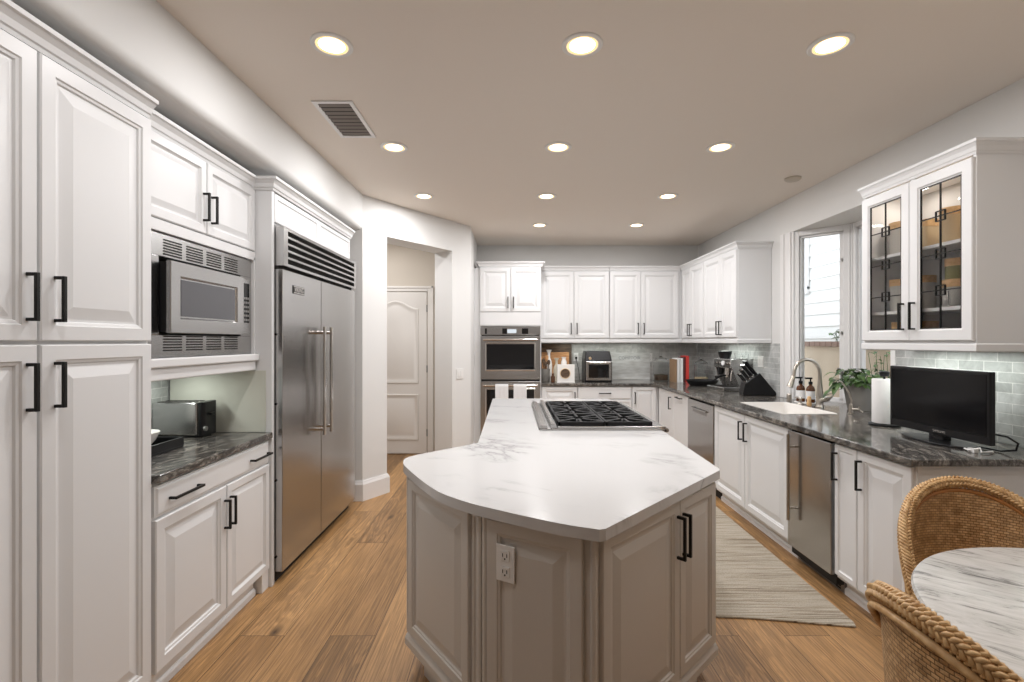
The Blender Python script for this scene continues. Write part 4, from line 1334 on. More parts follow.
# outlet on the island
def outlet(loc, rz, label, n=1, sw=False, h=0.118):
    pp = thing('light_switch' if sw else 'outlet', label, 'switch' if sw else 'outlet', loc, rz)
    ww = 0.034 + 0.024 * (n - 1)
    m = MB(); m.box(-ww, ww, -0.006, -0.0004, -h / 2, h / 2); m.build('cover_plate', M['plastic'], pp, bevel=0.002)
    for i in range(n):
        cx = (i - (n - 1) / 2) * 0.046
        if sw:
            m = MB(); m.box(cx - 0.016, cx + 0.016, -0.010, -0.005, -0.032, 0.032); m.build('rocker', M['plastic'], pp, bevel=0.002)
        else:
            for q in (-1, 1):
                m = MB(); m.box(cx - 0.017, cx + 0.017, -0.0085, -0.005, q * 0.026 - 0.017, q * 0.026 + 0.017); so = m.build('socket', M['plastic'], pp, bevel=0.003)
                m = MB(); m.box(cx - 0.009, cx - 0.0065, -0.0092, -0.008, q * 0.026 - 0.004, q * 0.026 + 0.007); m.box(cx + 0.0065, cx + 0.009, -0.0092, -0.008, q * 0.026 - 0.004, q * 0.026 + 0.007)
                m.cyl((cx, -0.0092, q * 0.026 - 0.010), (cx, -0.008, q * 0.026 - 0.010), 0.003, seg=8); m.build('slots', M['dark'], so)
    return pp
dA = (Vector(T) - Vector(A1)).normalized(); nA = Vector((dA.y, -dA.x))
pos = Vector(A1) + dA * 0.088 + nA * 0.0155
outlet((pos.x, pos.y, 0.742), math.atan2(dA.y, dA.x), 'white double socket on the front panel of the island')
pw = Vector((-0.597, 5.506)); dW = Vector((0.183, 0.252)).normalized()
outlet((pw.x + 0.002, pw.y, 1.088), math.atan2(dW.y, dW.x), 'white two-gang light switch on the angled wall beside the hallway', 2, True)
outlet((0.895, YB - 0.0125, 1.235), 0, 'white socket on the back splashback left of the toaster oven')
outlet((1.93, YB - 0.0125, 1.23), 0, 'white socket on the back splashback near the glass dome')
outlet((XR - 0.0125, 5.04, 1.245), RZR, 'white two-gang switch plate on the tiles behind the knife block', 2, True)
outlet((XR - 0.0125, 2.63, 1.19), RZR, 'white socket on the tiles behind the television')

# ---- rangetop
p = thing('gas_rangetop', 'stainless gas rangetop with six black burner grates set in the island', 'rangetop', (0.165, 2.92, 0.921), 0)
m_ = MB()
m_.box(0.075, 0.770, 0.0, 1.205, -0.012, 0.010)
m_.box(0.112, 0.766, 0.0, 0.020, 0.010, 0.024); m_.box(0.702, 0.766, 0.020, 1.205, 0.010, 0.018); m_.box(0.112, 0.702, 1.09, 1.205, 0.010, 0.024)
m_.box(0.005, 0.0745, 0.0, 1.205, 0.0, 0.010)
m_.box(0.716, 0.755, 0.004, 1.201, -0.13, -0.0125)
m_.build('top_tray', M['steel'], p, bevel=0.003)
m_ = MB(); m_.cyl((0.770, 0.0, 0.0), (0.770, 1.205, 0.0), 0.0125); m_.build('bullnose', M['steel'], p, smooth=40)
m_ = MB()
m_.loft([[(0.0, y, 0.0105), (0.052, y, 0.0105), (0.046, y, 0.024), (0.012, y, 0.030)] for y in (0.01, 1.19)])
m_.build('island_trim', M['steel'], p, bevel=0.002)
m_ = MB()
m_.loft([[(0.066, y, 0.0105), (0.110, y, 0.0105), (0.102, y, 0.034), (0.074, y, 0.040)] for y in (0.01, 1.19)])
m_.build('vent_trim', M['steel'], p, bevel=0.002)
for r_ in range(3):
    for c_ in range(2):
        x0 = 0.118 + c_ * 0.290; x1 = x0 + 0.284
        y0 = 0.030 + r_ * 0.345; y1 = y0 + 0.339
        cx, cy = (x0 + x1) / 2, (y0 + y1) / 2
        m_ = MB(); b_ = 0.007; z0, z1 = 0.018, 0.046
        for (a, b, c, d) in ((x0, x1, y0, y0 + 2 * b_), (x0, x1, y1 - 2 * b_, y1), (x0, x0 + 2 * b_, y0, y1), (x1 - 2 * b_, x1, y0, y1)):
            m_.box(a, b, c, d, 0.011, z1)
        for ang in range(0, 360, 45):
            dx, dy = math.cos(R(ang)), math.sin(R(ang))
            k = min((x1 - x0) / 2 / max(abs(dx), 1e-6), (y1 - y0) / 2 / max(abs(dy), 1e-6)) - 0.004
            pa = Vector((cx + dx * 0.035, cy + dy * 0.035)); pb = Vector((cx + dx * k, cy + dy * k)); nn = Vector((-dy, dx)) * (0.012 if ang % 90 else 0.008)
            m_.prism([tuple(pa - nn), tuple(pb - nn), tuple(pb + nn), tuple(pa + nn)], 0.030, z1)
        for q in (0.25, 0.75):
            yy = y0 + (y1 - y0) * q
            m_.box(x0, x0 + 0.075, yy - b_, yy + b_, 0.030, z1); m_.box(x1 - 0.075, x1, yy - b_, yy + b_, 0.030, z1)
        m_.build('burner_grate', M['iron'], p, bevel=0.0025)
        m_ = MB(); m_.lathe([(0, 0.011), (0.055, 0.011), (0.052, 0.020), (0.038, 0.022), (0.038, 0.030), (0.030, 0.034), (0, 0.035)], (cx, cy)); m_.build('burner', M['iron'], p, smooth=40)
        m_ = MB(); m_.prism(rrect(x0 + .01, x1 - .01, y0 + .01, y1 - .01, 0.03), 0.0102, 0.0125); m_.build('burner_bowl', M['blackplastic'], p)
for k in range(7):
    yy = 0.10 + k * 0.167
    m_ = MB(); m_.cyl((0.755, yy, -0.07), (0.782, yy, -0.07), 0.022, 0.019); m_.build('knob', M['blackplastic'], p, smooth=40)

# ================================================================== BACK COUNTER ITEMS
CZ = 0.921
def lean_board(name, x0, x1, yb, zb, h, th, ang, mt, label, cat='cutting board'):
    m = MB(); m.box(-(x1 - x0) / 2, (x1 - x0) / 2, -th, 0, 0, h)
    o = m.build(name, mt, bevel=0.004); o.location = ((x0 + x1) / 2, yb, zb); o.rotation_euler = (R(-ang), 0, 0)
    tag(o, label, cat)
    return o
lean_board('cutting_board', 0.395, 0.83, 6.735, CZ, 0.50, 0.022, 4, M['board_dark'], 'large dark walnut board leaning on the back splashback')
lean_board('cutting_board', 0.41, 0.79, 6.690, CZ, 0.385, 0.018, 5, M['board_orange'], 'orange wooden board leaning in front of the dark walnut board')
p = thing('utensil_crock', 'grey utensil crock with wooden spoons beside the double oven', 'utensil crock', (0.445, 6.42, CZ), 0)
m_ = MB(); m_.lathe([(0, 0), (0.048, 0), (0.055, 0.01), (0.060, 0.17), (0.055, 0.17), (0.050, 0.02), (0, 0.018)]); m_.build('crock', M['stone'], p, smooth=40)
for k, (dx, dy, hh) in enumerate(((-0.02, 0.0, 0.29), (0.015, 0.02, 0.33), (0.03, -0.015, 0.27), (-0.035, 0.02, 0.31), (0.0, -0.03, 0.25))):
    m_ = MB(); m_.tube([(dx * 0.3, dy * 0.3, 0.02), (dx * 1.3, dy * 1.3, hh - 0.05)], 0.006, 8)
    m_.loft([[(dx * 1.35 + a * 0.022 * s_, dy * 1.35 + b * 0.008, hh - 0.05 + zz) for a, b in ((-1, 0), (-.6, -1), (.6, -1), (1, 0), (.6, 1), (-.6, 1))] for zz, s_ in ((0, 0.3), (0.02, 0.9), (0.05, 1.0), (0.07, 0.5))])
    m_.build('spoon', M['board_orange'] if k % 2 else M['board_dark'], p, smooth=40)
def decanter(x, y, r, h, mt, label):
    m = MB(); m.lathe([(0, 0), (r, 0), (r, h * 0.52), (r * 0.8, h * 0.64), (r * 0.42, h * 0.74), (r * 0.40, h * 0.88), (r * 0.85, h), (r * 0.75, h), (0, h * 0.9)])
    o = m.build('decanter', mt, smooth=45); o.location = (x, y, CZ); tag(o, label, 'bottle')
decanter(0.50, 6.56, 0.045, 0.42, M['white'], 'tall white flared bottle behind the utensil crock')
decanter(0.60, 6.52, 0.042, 0.31, M['cream'], 'shorter cream bottle between the crock and the white box')
m_ = MB(); m_.lathe([(0, 0), (0.026, 0), (0.028, 0.07), (0.014, 0.09), (0.014, 0.115), (0, 0.116)])
o = m_.build('spice_bottle', M['amber'], smooth=45); o.location = (0.535, 6.33, CZ); tag(o, 'small dark brown bottle in front of the flared bottle', 'bottle')
p = thing('display_box', 'square white box with a round gold window on the back counter', 'box', (0.697, 6.30, CZ), 0)
m_ = MB(); m_.box(-0.112, 0.112, -0.05, 0.05, 0.0, 0.235); m_.box(-0.118, 0.118, -0.056, 0.056, 0.0, 0.010); m_.build('box_body', M['white'], p, bevel=0.003)
m_ = MB(); m_.cyl((-0.01, -0.0515, 0.120), (-0.01, -0.054, 0.120), 0.064, seg=36); m_.build('round_window', M['board_dark'], p)
m_ = MB(); m_.tube([(-0.01 + 0.064 * math.cos(2 * PI * k / 32), -0.053, 0.120 + 0.064 * math.sin(2 * PI * k / 32)) for k in range(32)], 0.005, 8, closed=True); m_.build('window_ring', M['brass'], p, smooth=60)
m_ = MB(); m_.lathe([(0, 0), (0.035, 0), (0.038, 0.03), (0.026, 0.06), (0.026, 0.08), (0.034, 0.095), (0, 0.09)])
o = m_.build('ceramic_jar', M['white'], smooth=45); o.location = (0.675, 6.30, CZ + 0.236); tag(o, 'small white flared jar standing on the white box', 'jar')

# toaster oven
p = thing('toaster_oven', 'black topped stainless toaster oven on the back counter', 'toaster oven', (1.135, 6.50, CZ), 0)
m_ = MB()
m_.box(-0.178, 0.178, -0.16, 0.16, 0.0, 0.28)
m_.loft([[(-0.178, -0.16, 0.28), (0.178, -0.16, 0.28), (0.178, 0.16, 0.28), (-0.178, 0.16, 0.28)], [(-0.160, -0.10, 0.405), (0.160, -0.10, 0.405), (0.160, 0.15, 0.405), (-0.160, 0.15, 0.405)]])
m_.build('housing', M['blackplastic'], p, bevel=0.01)
m_ = MB(); m_.panel(-0.168, 0.168, 0.022, 0.272, [(0, 0.012), (0.004, 0.015), (0.035, 0.015), (0.038, 0.008)], -0.16); dr = m_.build('door', M['steel'], p)
m_ = MB(); m_.box(-0.130, 0.130, -0.1715, -0.167, 0.06, 0.230); m_.build('window', M['ovenglass'], dr)
m_ = MB(); m_.cyl((-0.13, -0.20, 0.254), (0.13, -0.20, 0.254), 0.008); m_.cyl((-0.12, -0.20, 0.254), (-0.12, -0.172, 0.254), 0.006); m_.cyl((0.12, -0.20, 0.254), (0.12, -0.172, 0.254), 0.006); m_.build('handle', M['chrome'], dr, smooth=40)
m_ = MB(); m_.cyl((-0.11, -0.14, 0.315), (-0.11, -0.158, 0.308), 0.018); m_.build('dial', M['brass'], p, smooth=40)
m_ = MB(); m_.tube([(0.0, 0.0, 0.0), (0.01, -0.02, -0.06), (0.03, -0.06, -0.17), (0.03, -0.15, -0.298), (0.12, -0.2, -0.298)], 0.004, 8)
m_.box(-0.014, 0.014, -0.024, 0, -0.014, 0.014)
o = m_.build('power_cord', M['blackplastic'], smooth=60); o.location = (0.895, 6.77, 1.225); tag(o, 'black power cord plugged into the back splashback socket', 'cord')

# rustic sign leaning at the back
p = thing('rustic_sign', 'pale whitewashed sign leaning on the back splashback right of the toaster oven', 'sign', (1.64, 6.755, CZ), 0)
p.rotation_euler = (R(-3), 0, 0)
m_ = MB(); m_.box(-0.285, 0.285, -0.014, 0, 0, 0.375); m_.build('board', M['signface'], p, bevel=0.002)
text_mesh('lettering', 'COMPTOIR', 0.060, M['ink'], p, (0.0, -0.0145, 0.30), (R(90), 0, 0), 0.0003)

# glass domes
def dome(x, y, r, h, label, fill=None):
    p = thing('glass_canister', label, 'canister', (x, y, CZ), 0)
    m = MB(); m.lathe([(0, 0), (r, 0), (r, h * 0.70), (r * 0.97, h * 0.70), (r * 0.96, 0.008), (0, 0.008)], seg=32); m.build('jar_body', M['jar'], p, smooth=40)
    m = MB(); m.lathe([(r * 1.02, h * 0.702), (r * 1.02, h * 0.73), (r * 0.7, h * 0.82), (r * 0.25, h * 0.87), (r * 0.10, h * 0.90), (r * 0.16, h * 0.95), (r * 0.10, h), (0, h)], seg=32); m.build('lid', M['jar'], p, smooth=50)
    if fill:
        m = MB(); m.lathe([(0, 0.010), (r * 0.93, 0.010), (r * 0.93, h * 0.22), (0, h * 0.24)], seg=28); m.build('contents', fill, p, smooth=40)
dome(2.03, 6.60, 0.10, 0.37, 'large clear glass canister left of the upright books', M['board_dark'])
dome(2.43, 6.22, 0.085, 0.34, 'clear glass canister of grains behind the black pan', M['jarfill_tan'])
# books
bx = 2.115
for k, (th, h, mt_, lb) in enumerate(((0.030, 0.30, 'brownbook', 'brown book, leftmost of the upright cookbooks'),
                                     (0.030, 0.315, 'label', 'slim white book second from the left'),
                                     (0.034, 0.315, 'label', 'white book between the slim white book and the red books'),
                                     (0.026, 0.33, 'maroon', 'dark maroon book beside the bright red book'),
                                     (0.040, 0.345, 'red', 'bright red book, tallest of the upright cookbooks'))):
    p = thing('book', lb, 'book', (bx + th / 2, 6.40, CZ), 0, 'cookbooks standing in the far corner')
    m_ = MB(); m_.box(-th / 2, -th / 2 + 0.003, -0.10, 0.10, 0, h); m_.box(th / 2 - 0.003, th / 2, -0.10, 0.10, 0, h); m_.box(-th / 2, th / 2, -0.104, -0.10, 0, h); m_.build('cover', M[mt_], p)
    m_ = MB(); m_.box(-th / 2 + 0.003, th / 2 - 0.003, -0.098, 0.094, 0.003, h - 0.004); m_.build('pages', M['label'], p)
    bx += th + (0.006 if k not in (1,) else 0.010)
# pan
p = thing('frying_pan', 'black frying pan beside the espresso machine', 'pan', (2.30, 5.86, CZ), 0)
m_ = MB(); m_.lathe([(0, 0), (0.13, 0), (0.15, 0.01), (0.185, 0.062), (0.188, 0.066), (0.181, 0.064), (0.146, 0.014), (0, 0.008)], seg=36); m_.build('pan_body', M['iron'], p, smooth=50)
m_ = MB(); m_.tube([(0.16, 0.06, 0.05), (0.24, 0.12, 0.085), (0.27, 0.15, 0.09)], [0.013, 0.011, 0.012], 10); m_.build('handle', M['blackplastic'], p, smooth=60)
# espresso machine
p = thing('espresso_machine', 'stainless espresso machine with portafilter and bean hopper', 'espresso machine', (2.405, 5.33, CZ), R(-80))
# local: front is -y
m_ = MB()
m_.box(-0.155, 0.155, 0.02, 0.17, 0.0, 0.30)          # column
m_.box(-0.155, 0.155, -0.10, 0.17, 0.245, 0.345)      # head
m_.loft([[(x, 0.02, 0.03), (x, 0.02, 0.25), (x, -0.085, 0.25), (x, -0.06, 0.16), (x, -0.01, 0.06)] for x in (-0.157, -0.140)])
m_.loft([[(x, 0.02, 0.03), (x, 0.02, 0.25), (x, -0.085, 0.25), (x, -0.06, 0.16), (x, -0.01, 0.06)] for x in (0.140, 0.157)])
m_.build('housing', M['steel'], p, bevel=0.008, seg=3)
m_ = MB(); m_.box(-0.155, 0.155, -0.19, 0.02, 0.0, 0.045); tr = m_.build('drip_tray', M['steel'], p, bevel=0.006)
m_ = MB()
for k in range(14): m_.box(-0.14 + k * 0.0205, -0.132 + k * 0.0205, -0.18, 0.01, 0.0445, 0.0475)
m_.build('tray_slots', M['dark'], tr)
m_ = MB(); m_.cyl((0.04, -0.055, 0.175), (0.04, -0.055, 0.245), 0.036); m_.cyl((0.04, -0.055, 0.145), (0.04, -0.055, 0.178), 0.033, 0.036); m_.build('group_head', M['chrome'], p, smooth=40)
m_ = MB(); m_.tube([(0.04, -0.085, 0.165), (0.045, -0.15, 0.160), (0.05, -0.21, 0.150)], [0.009, 0.013, 0.016], 12); m_.build('portafilter', M['blackplastic'], p, smooth=50)
m_ = MB(); m_.cyl((-0.09, -0.055, 0.17), (-0.09, -0.055, 0.245), 0.026, 0.032); m_.build('grinder_chute', M['blackplastic'], p, smooth=40)
m_ = MB(); m_.lathe([(0, 0.345), (0.055, 0.345), (0.072, 0.40), (0.075, 0.425), (0, 0.43)], (-0.07, -0.02)); m_.build('bean_hopper', M['blackplastic'], p, smooth=40)
m_ = MB(); m_.cyl((0.02, -0.100, 0.298), (0.02, -0.108, 0.298), 0.026); m_.build('pressure_gauge', M['label'], p, smooth=40)
m_ = MB()
for x in (-0.11, -0.05, 0.08, 0.125): m_.cyl((x, -0.10, 0.295), (x, -0.110, 0.295), 0.013)
m_.build('buttons', M['chrome'], p, smooth=40)
m_ = MB(); m_.tube([(0.125, -0.05, 0.25), (0.135, -0.08, 0.20), (0.135, -0.09, 0.11)], 0.006, 8); m_.build('steam_wand', M['chrome'], p, smooth=50)
for k, (dx, dy) in enumerate(((0.045, 0.06), (0.115, 0.10))):
    m_ = MB(); m_.lathe([(0, 0), (0.028, 0), (0.036, 0.06), (0.034, 0.06), (0.026, 0.006), (0, 0.006)])
    a = R(-80); o = m_.build('glass_cup', M['jar'], smooth=45)
    o.location = (2.405 + math.cos(a) * dx - math.sin(a) * dy, 5.33 + math.sin(a) * dx + math.cos(a) * dy, CZ + 0.346)
    tag(o, ('clear glass cup on the espresso machine beside the bean hopper', 'clear glass cup at the rear edge of the espresso machine top')[k], 'cup')
# knife block
p = thing('knife_block', 'black slanted knife block full of black handled knives', 'knife block', (2.47, 4.83, CZ), R(-8))
m_ = MB()
A_ = [(-0.17, 0.0), (0.145, 0.0), (0.150, 0.01), (-0.02, 0.225), (-0.155, 0.115), (-0.175, 0.02)]
m_.loft([[(x, y, z) for x, z in A_] for y in (-0.065, 0.065)])
m_.build('block', M['blackplastic'], p, bevel=0.005)
dirv = Vector((-0.62, 0, 0.78)).normalized(); face0 = Vector((-0.155, 0, 0.115)); face1 = Vector((-0.02, 0, 0.225))
for r_ in range(4):
    for c_ in range(2 if r_ < 3 else 3):
        u = 0.16 + r_ * 0.23
        base = face0.lerp(face1, u) + Vector((0, (-0.032 + c_ * 0.064) if r_ < 3 else (-0.04 + c_ * 0.04), 0))
        ln = 0.10 + 0.022 * r_
        m_ = MB(); m_.tube([base, base + dirv * 0.018, base + dirv * (ln * 0.5), base + dirv * ln], [0.008, 0.011, 0.010, 0.013], 8)
        kn = m_.build('knife_handle', M['blackplastic'], p, smooth=50)
        if r_ < 3:
            m_ = MB(); m_.cyl(base - dirv * .002, base + dirv * 0.014, 0.0125); m_.cyl(base + dirv * (ln - 0.004), base + dirv * (ln + 0.003), 0.013); m_.build('bolster', M['chrome'], kn, smooth=40)

# ================================================================== RUG
m_ = MB()
pts = []
for k in range(25):
    u = k / 24
    pts.append((1.03 + 0.72 * u, 2.53 - 0.05 * u ** 2 + 0.02 * math.cos(PI * u)))
pts += [(1.765, 2.50), (1.80, 4.75), (1.03, 4.75)]
m_.prism(pts, 0.001, 0.011)
o = m_.build('runner_rug', M['rug'], bevel=0.004); tag(o, 'cream and tan woven runner rug on the floor between island and sink', 'rug')

# ================================================================== BREAKFAST TABLE AND CHAIRS
TC = (1.64, 1.07)
p = thing('breakfast_table', 'round table with white and grey veined marble top at the lower right', 'table', (*TC, 0), 0)
m_ = MB(); m_.lathe([(0, 0.732), (0.565, 0.732), (0.580, 0.738), (0.585, 0.748), (0.580, 0.757), (0.570, 0.760), (0, 0.760)], seg=96); m_.build('tabletop', M['marble'], p, smooth=30)
m_ = MB(); m_.lathe([(0, 0), (0.28, 0), (0.28, 0.025), (0.12, 0.05), (0.055, 0.10), (0.045, 0.40), (0.06, 0.66), (0.20, 0.731), (0, 0.731)], seg=40); m_.build('pedestal', M['rattan_dark'], p, smooth=50)


def rope(path, R0, strand=0.5, turns=26, n=3, seg=7, per=9):
    """braided rattan rope: strands wound around the path"""
    P = [Vector(q) for q in path]
    # resample
    ds = [0]
    for a, b in zip(P[:-1], P[1:]): ds.append(ds[-1] + (b - a).length)
    N = turns * per
    Q = []
    j = 0
    for i in range(N + 1):
        s_ = ds[-1] * i / N
        while j < len(P) - 2 and ds[j + 1] < s_: j += 1
        u = (s_ - ds[j]) / max(ds[j + 1] - ds[j], 1e-9)
        Q.append(P[j].lerp(P[j + 1], u))
    prev = None; F = []
    for i in range(N + 1):
        d = (Q[min(i + 1, N)] - Q[max(i - 1, 0)]).normalized()
        if prev is None:
            a = Vector((0, 0, 1)) if abs(d.z) < .9 else Vector((1, 0, 0)); u = (a - d * a.dot(d)).normalized()
        else: u = (prev - d * prev.dot(d)).normalized()
        prev = u; F.append((u, d.cross(u)))
    m = MB()
    for k in range(n):
        pts = []
        for i in range(N + 1):
            a = 2 * PI * (i / per + k / n)
            u, v_ = F[i]
            pts.append(Q[i] + (u * math.cos(a) + v_ * math.sin(a)) * R0 * 0.62)
        m.tube(pts, R0 * strand, seg)
    return m


def plait(path, R0, pitch=0.0135, rows=7, br=0.0058):
    """braided rattan: a core with rows of short strands slanting to and fro around it"""
    P = [Vector(q) for q in path]
    ds = [0]
    for a, b in zip(P[:-1], P[1:]): ds.append(ds[-1] + (b - a).length)
    def at(s_):
        s_ = min(max(s_, 0), ds[-1] - 1e-6); j = 0
        while j < len(P) - 2 and ds[j + 1] < s_: j += 1
        return P[j].lerp(P[j + 1], (s_ - ds[j]) / max(ds[j + 1] - ds[j], 1e-9)), (P[j + 1] - P[j]).normalized()
    m = MB(); m.tube(P, R0 * 0.82, 12)
    n = int(ds[-1] / pitch)
    def pt(s_, ang, r):
        q, d = at(s_)
        a = Vector((0.02, 0.03, 1)); u = (a - d * a.dot(d))
        u = u.normalized() if u.length > 0.15 else Vector((1, 0, 0))
        v_ = d.cross(u)
        return q + (u * math.cos(ang) + v_ * math.sin(ang)) * r
    for i in range(n):
        for k in range(rows):
            sg = 1 if k % 2 else -1
            ang = 2 * PI * k / rows; da = 0.36
            c = (i + (0.5 if k % 2 else 0)) * pitch
            m.tube([pt(c - pitch * .55, ang - sg * da, R0 * .80), pt(c, ang, R0 * .97), pt(c + pitch * .55, ang + sg * da, R0 * .80)], [br * .7, br, br * .7], 6)
    return m


def make_chair(label, loc, rz):
    t_ = thing('rattan_chair', label, 'chair', (*loc, 0), rz, 'rattan barrel chairs at the breakfast table')
    # plan curve of the barrel back; th=0 is the middle of the back (+y), +-1 the front ends
    def plan(s_, k=1.0):
        a = s_ * R(98)
        return Vector((0.262 * k * math.sin(a), 0.02 + 0.235 * k * math.cos(a), 0))
    def top(s_):
        u = abs(s_)
        return 0.868 - 0.385 * u ** 2.0
    N = 48
    arch = []
    for i in range(N + 1):
        s_ = -1 + 2 * i / N
        lean = 1.0 + 0.10 * (top(s_) - 0.45) / 0.45
        q = plan(s_, lean); q.z = top(s_); arch.append(q)
    # ends curve down to the seat rail
    def down(q0, sgn):
        out = []
        for k in range(1, 7):
            u = k / 6
            e = plan(sgn * 1.0, 0.98)
            out.append(Vector((q0.x + (e.x - q0.x) * u - 0.012 * math.sin(PI * u) * sgn * -1, q0.y + (-0.02) * math.sin(PI * u) + (e.y - q0.y) * u + 0.03 * u, q0.z + (0.42 - q0.z) * u)))
        return out
    L_ = down(arch[0], -1)[::-1]; R_ = down(arch[-1], 1)
    full = L_ + arch + R_
    plait(full, 0.0215).build('braided_rim', M['rattan'], t_, smooth=60)
    inner = [Vector((q.x * 0.965, 0.03 + (q.y - 0.03) * 0.965, q.z - 0.033)) for q in full]
    m = MB(); m.tube(inner, 0.0085, 8); m.build('inner_pole', M['rattan_dark'], t_, smooth=60)
    outer = [Vector((q.x * 1.045, 0.03 + (q.y - 0.03) * 1.045, q.z - 0.036)) for q in full]
    m = MB(); m.tube(outer, 0.0095, 8); m.build('outer_pole', M['rattan'], t_, smooth=60)
    # woven panel with its own thickness, ends short of the rim at both sides
    def wpanel(lim, koff, name):
        bm = bmesh.new(); uvl = bm.loops.layers.uv.new('UVMap')
        nu, nv = 44, 10
        grids = []
        for side in (0, 1):
            g = []
            for i in range(nu + 1):
                s_ = -lim + 2 * lim * i / nu
                row = []
                for j in range(nv + 1):
                    z = 0.44 + (top(s_) - 0.030 - 0.44) * j / nv
                    q = plan(s_, (1.0 + 0.10 * (z - 0.45) / 0.45) * (koff - side * 0.030)); q.z = z
                    row.append((bm.verts.new(q), (s_ * 0.60, z)))
                g.append(row)
            grids.append(g)
        def quad(a, b, c, d):
            f = bm.faces.new([x[0] for x in (a, b, c, d)])
            for lp, x in zip(f.loops, (a, b, c, d)): lp[uvl].uv = x[1]
        for g in grids:
            for i in range(nu):
                for j in range(nv): quad(g[i][j], g[i + 1][j], g[i + 1][j + 1], g[i][j + 1])
        G, H = grids
        for i in range(nu):
            for j in (0, nv): quad(G[i][j], G[i + 1][j], H[i + 1][j], H[i][j])
        for j in range(nv):
            for i in (0, nu): quad(G[i][j], G[i][j + 1], H[i][j + 1], H[i][j])
        bmesh.ops.recalc_face_normals(bm, faces=bm.faces)
        me = bpy.data.meshes.new(name); bm.to_mesh(me); bm.free()
        me.materials.append(M['weave'])
        for f in me.polygons: f.use_smooth = True
        me.set_sharp_from_angle(angle=R(50))
        o = bpy.data.objects.new(name, me); o.parent = t_; COL.objects.link(o)
    wpanel(0.72, 0.985, 'backrest')
    # wrapped uprights
    for s_ in (-0.72, 0.72):
        q0 = plan(s_, 0.985); q1 = plan(s_, 1.0 + 0.10 * (top(s_) - 0.45) / 0.45)
        m = MB(); m.tube([(q0.x, q0.y, 0.42), (q1.x, q1.y, top(s_) - 0.02)], 0.014, 10); m.build('upright', M['rattan'], t_, smooth=60)
    # seat
    m = MB()
    ring = [plan(-1 + 2 * i / 24, 0.99) for i in range(25)]
    fr = [(ring[-1].x * 0.6, ring[-1].y - 0.115), (0, ring[-1].y - 0.135), (ring[0].x * 0.6, ring[0].y - 0.115)]
    poly = [(q.x, q.y) for q in ring] + fr
    m.prism(poly, 0.385, 0.425); m.build('seat_frame', M['rattan'], t_, bevel=0.01)
    m = MB(); m.prism([(x * 0.92, 0.0 + (y) * 0.92) for x, y in poly], 0.4255, 0.440); m.build('seat', M['rattan'], t_, bevel=0.006)
    for (x, y) in ((-0.22, 0.17), (0.22, 0.17), (-0.20, -0.15), (0.20, -0.15)):
        m = MB(); m.tube([(x, y, 0.40), (x * 1.04, y * 1.04, 0.2), (x * 1.12, y * 1.12, 0.0)], [0.018, 0.017, 0.015], 10); m.build('leg', M['rattan'], t_, smooth=60)
    m = MB(); m.tube([(-0.222, 0.172, 0.18), (0.222, 0.172, 0.18)], 0.010, 8); m.tube([(-0.205, -0.153, 0.18), (0.205, -0.153, 0.18)], 0.010, 8)
    for sx_ in (-1, 1): m.tube([(sx_ * 0.225, 0.172, 0.14), (sx_ * 0.205, -0.153, 0.14)], 0.010, 8)
    m.build('stretcher', M['rattan_dark'], t_, smooth=60)
    return t_
CHAIRS = [((1.795, 1.770), -18, 'rattan barrel chair between the marble table and the end of the counter'),
          ((1.158, 1.07), 90, 'rattan barrel chair nearest the camera, its back towards the island')]
for (l_, a_, lb_) in CHAIRS: make_chair(lb_, l_, R(a_))

# ================================================================== CEILING FITTINGS
def downlight(x, y, label, watts=1.0):
    p = thing('recessed_light', label, 'ceiling light', (x, y, CH), 0, 'recessed ceiling lights')
    m = MB(); m.lathe([(0.070, -0.0005), (0.072, -0.006), (0.088, -0.007), (0.093, -0.003), (0.093, -0.0005), (0.070, -0.0005)], seg=36); m.build('trim_ring', M['brass'] if False else M['plastic'], p, smooth=40)
    m = MB(); m.lathe([(0, -0.003), (0.058, -0.003), (0.058, -0.0006), (0, -0.0006)], seg=36); m.build('lamp_lens', M['lampglow'], p)
    m = MB(); m.lathe([(0.0582, -0.0035), (0.0705, -0.0045), (0.0705, -0.0006), (0.0582, -0.0006), (0.0582, -0.0035)], seg=36); m.build('glowing_baffle', M['baffle'], p, smooth=40)
    d = bpy.data.lights.new('downlight_lamp', 'AREA'); d.shape = 'DISK'; d.size = 0.13; d.energy = LAMP_W * watts; d.color = LAMP_COL; d.spread = R(180)
    o = bpy.data.objects.new('downlight_lamp', d); o.location = (0, 0, -0.012); o.parent = p; COL.objects.link(o)
XC = (-0.815, 0.318, 1.440); YR = (2.19, 3.345, 4.475, 5.595)
names = {0: 'left', 1: 'middle', 2: 'right'}
rows = ('row nearest the camera', 'second row', 'third row', 'farthest row')
for j, y in enumerate(YR):
    for i, x in enumerate(XC):
        if j == 3 and i == 0: continue
        if j == 3: lb = 'round recessed light in the farthest ceiling row, %s of its two' % ('left' if i == 1 else 'right')
        else: lb = 'round recessed light in the %s, %s of its three' % (rows[j], names[i])
        downlight(x, y, lb, (0.78, 0.92, 1.08, 1.08)[j])
for i, x in enumerate(XC):   # the row over the camera
    d = None
for x, lb in ((-0.815, 'left'), (1.44, 'right')):
    downlight(x, 1.04, 'round recessed light almost above the camera, on the %s' % lb, 0.55)
p = thing('added_pendant', 'small unseen globe pendant added over the breakfast table', 'pendant lamp', (1.62, 0.95, 2.05), 0)  # out of view, added to warm the faces turned to the camera
m_ = MB(); m_.cyl((0, 0, 0.09), (0, 0, 0.745), 0.003); m_.cyl((0, 0, 0.735), (0, 0, 0.749), 0.055); m_.build('cord', M['black'], p)
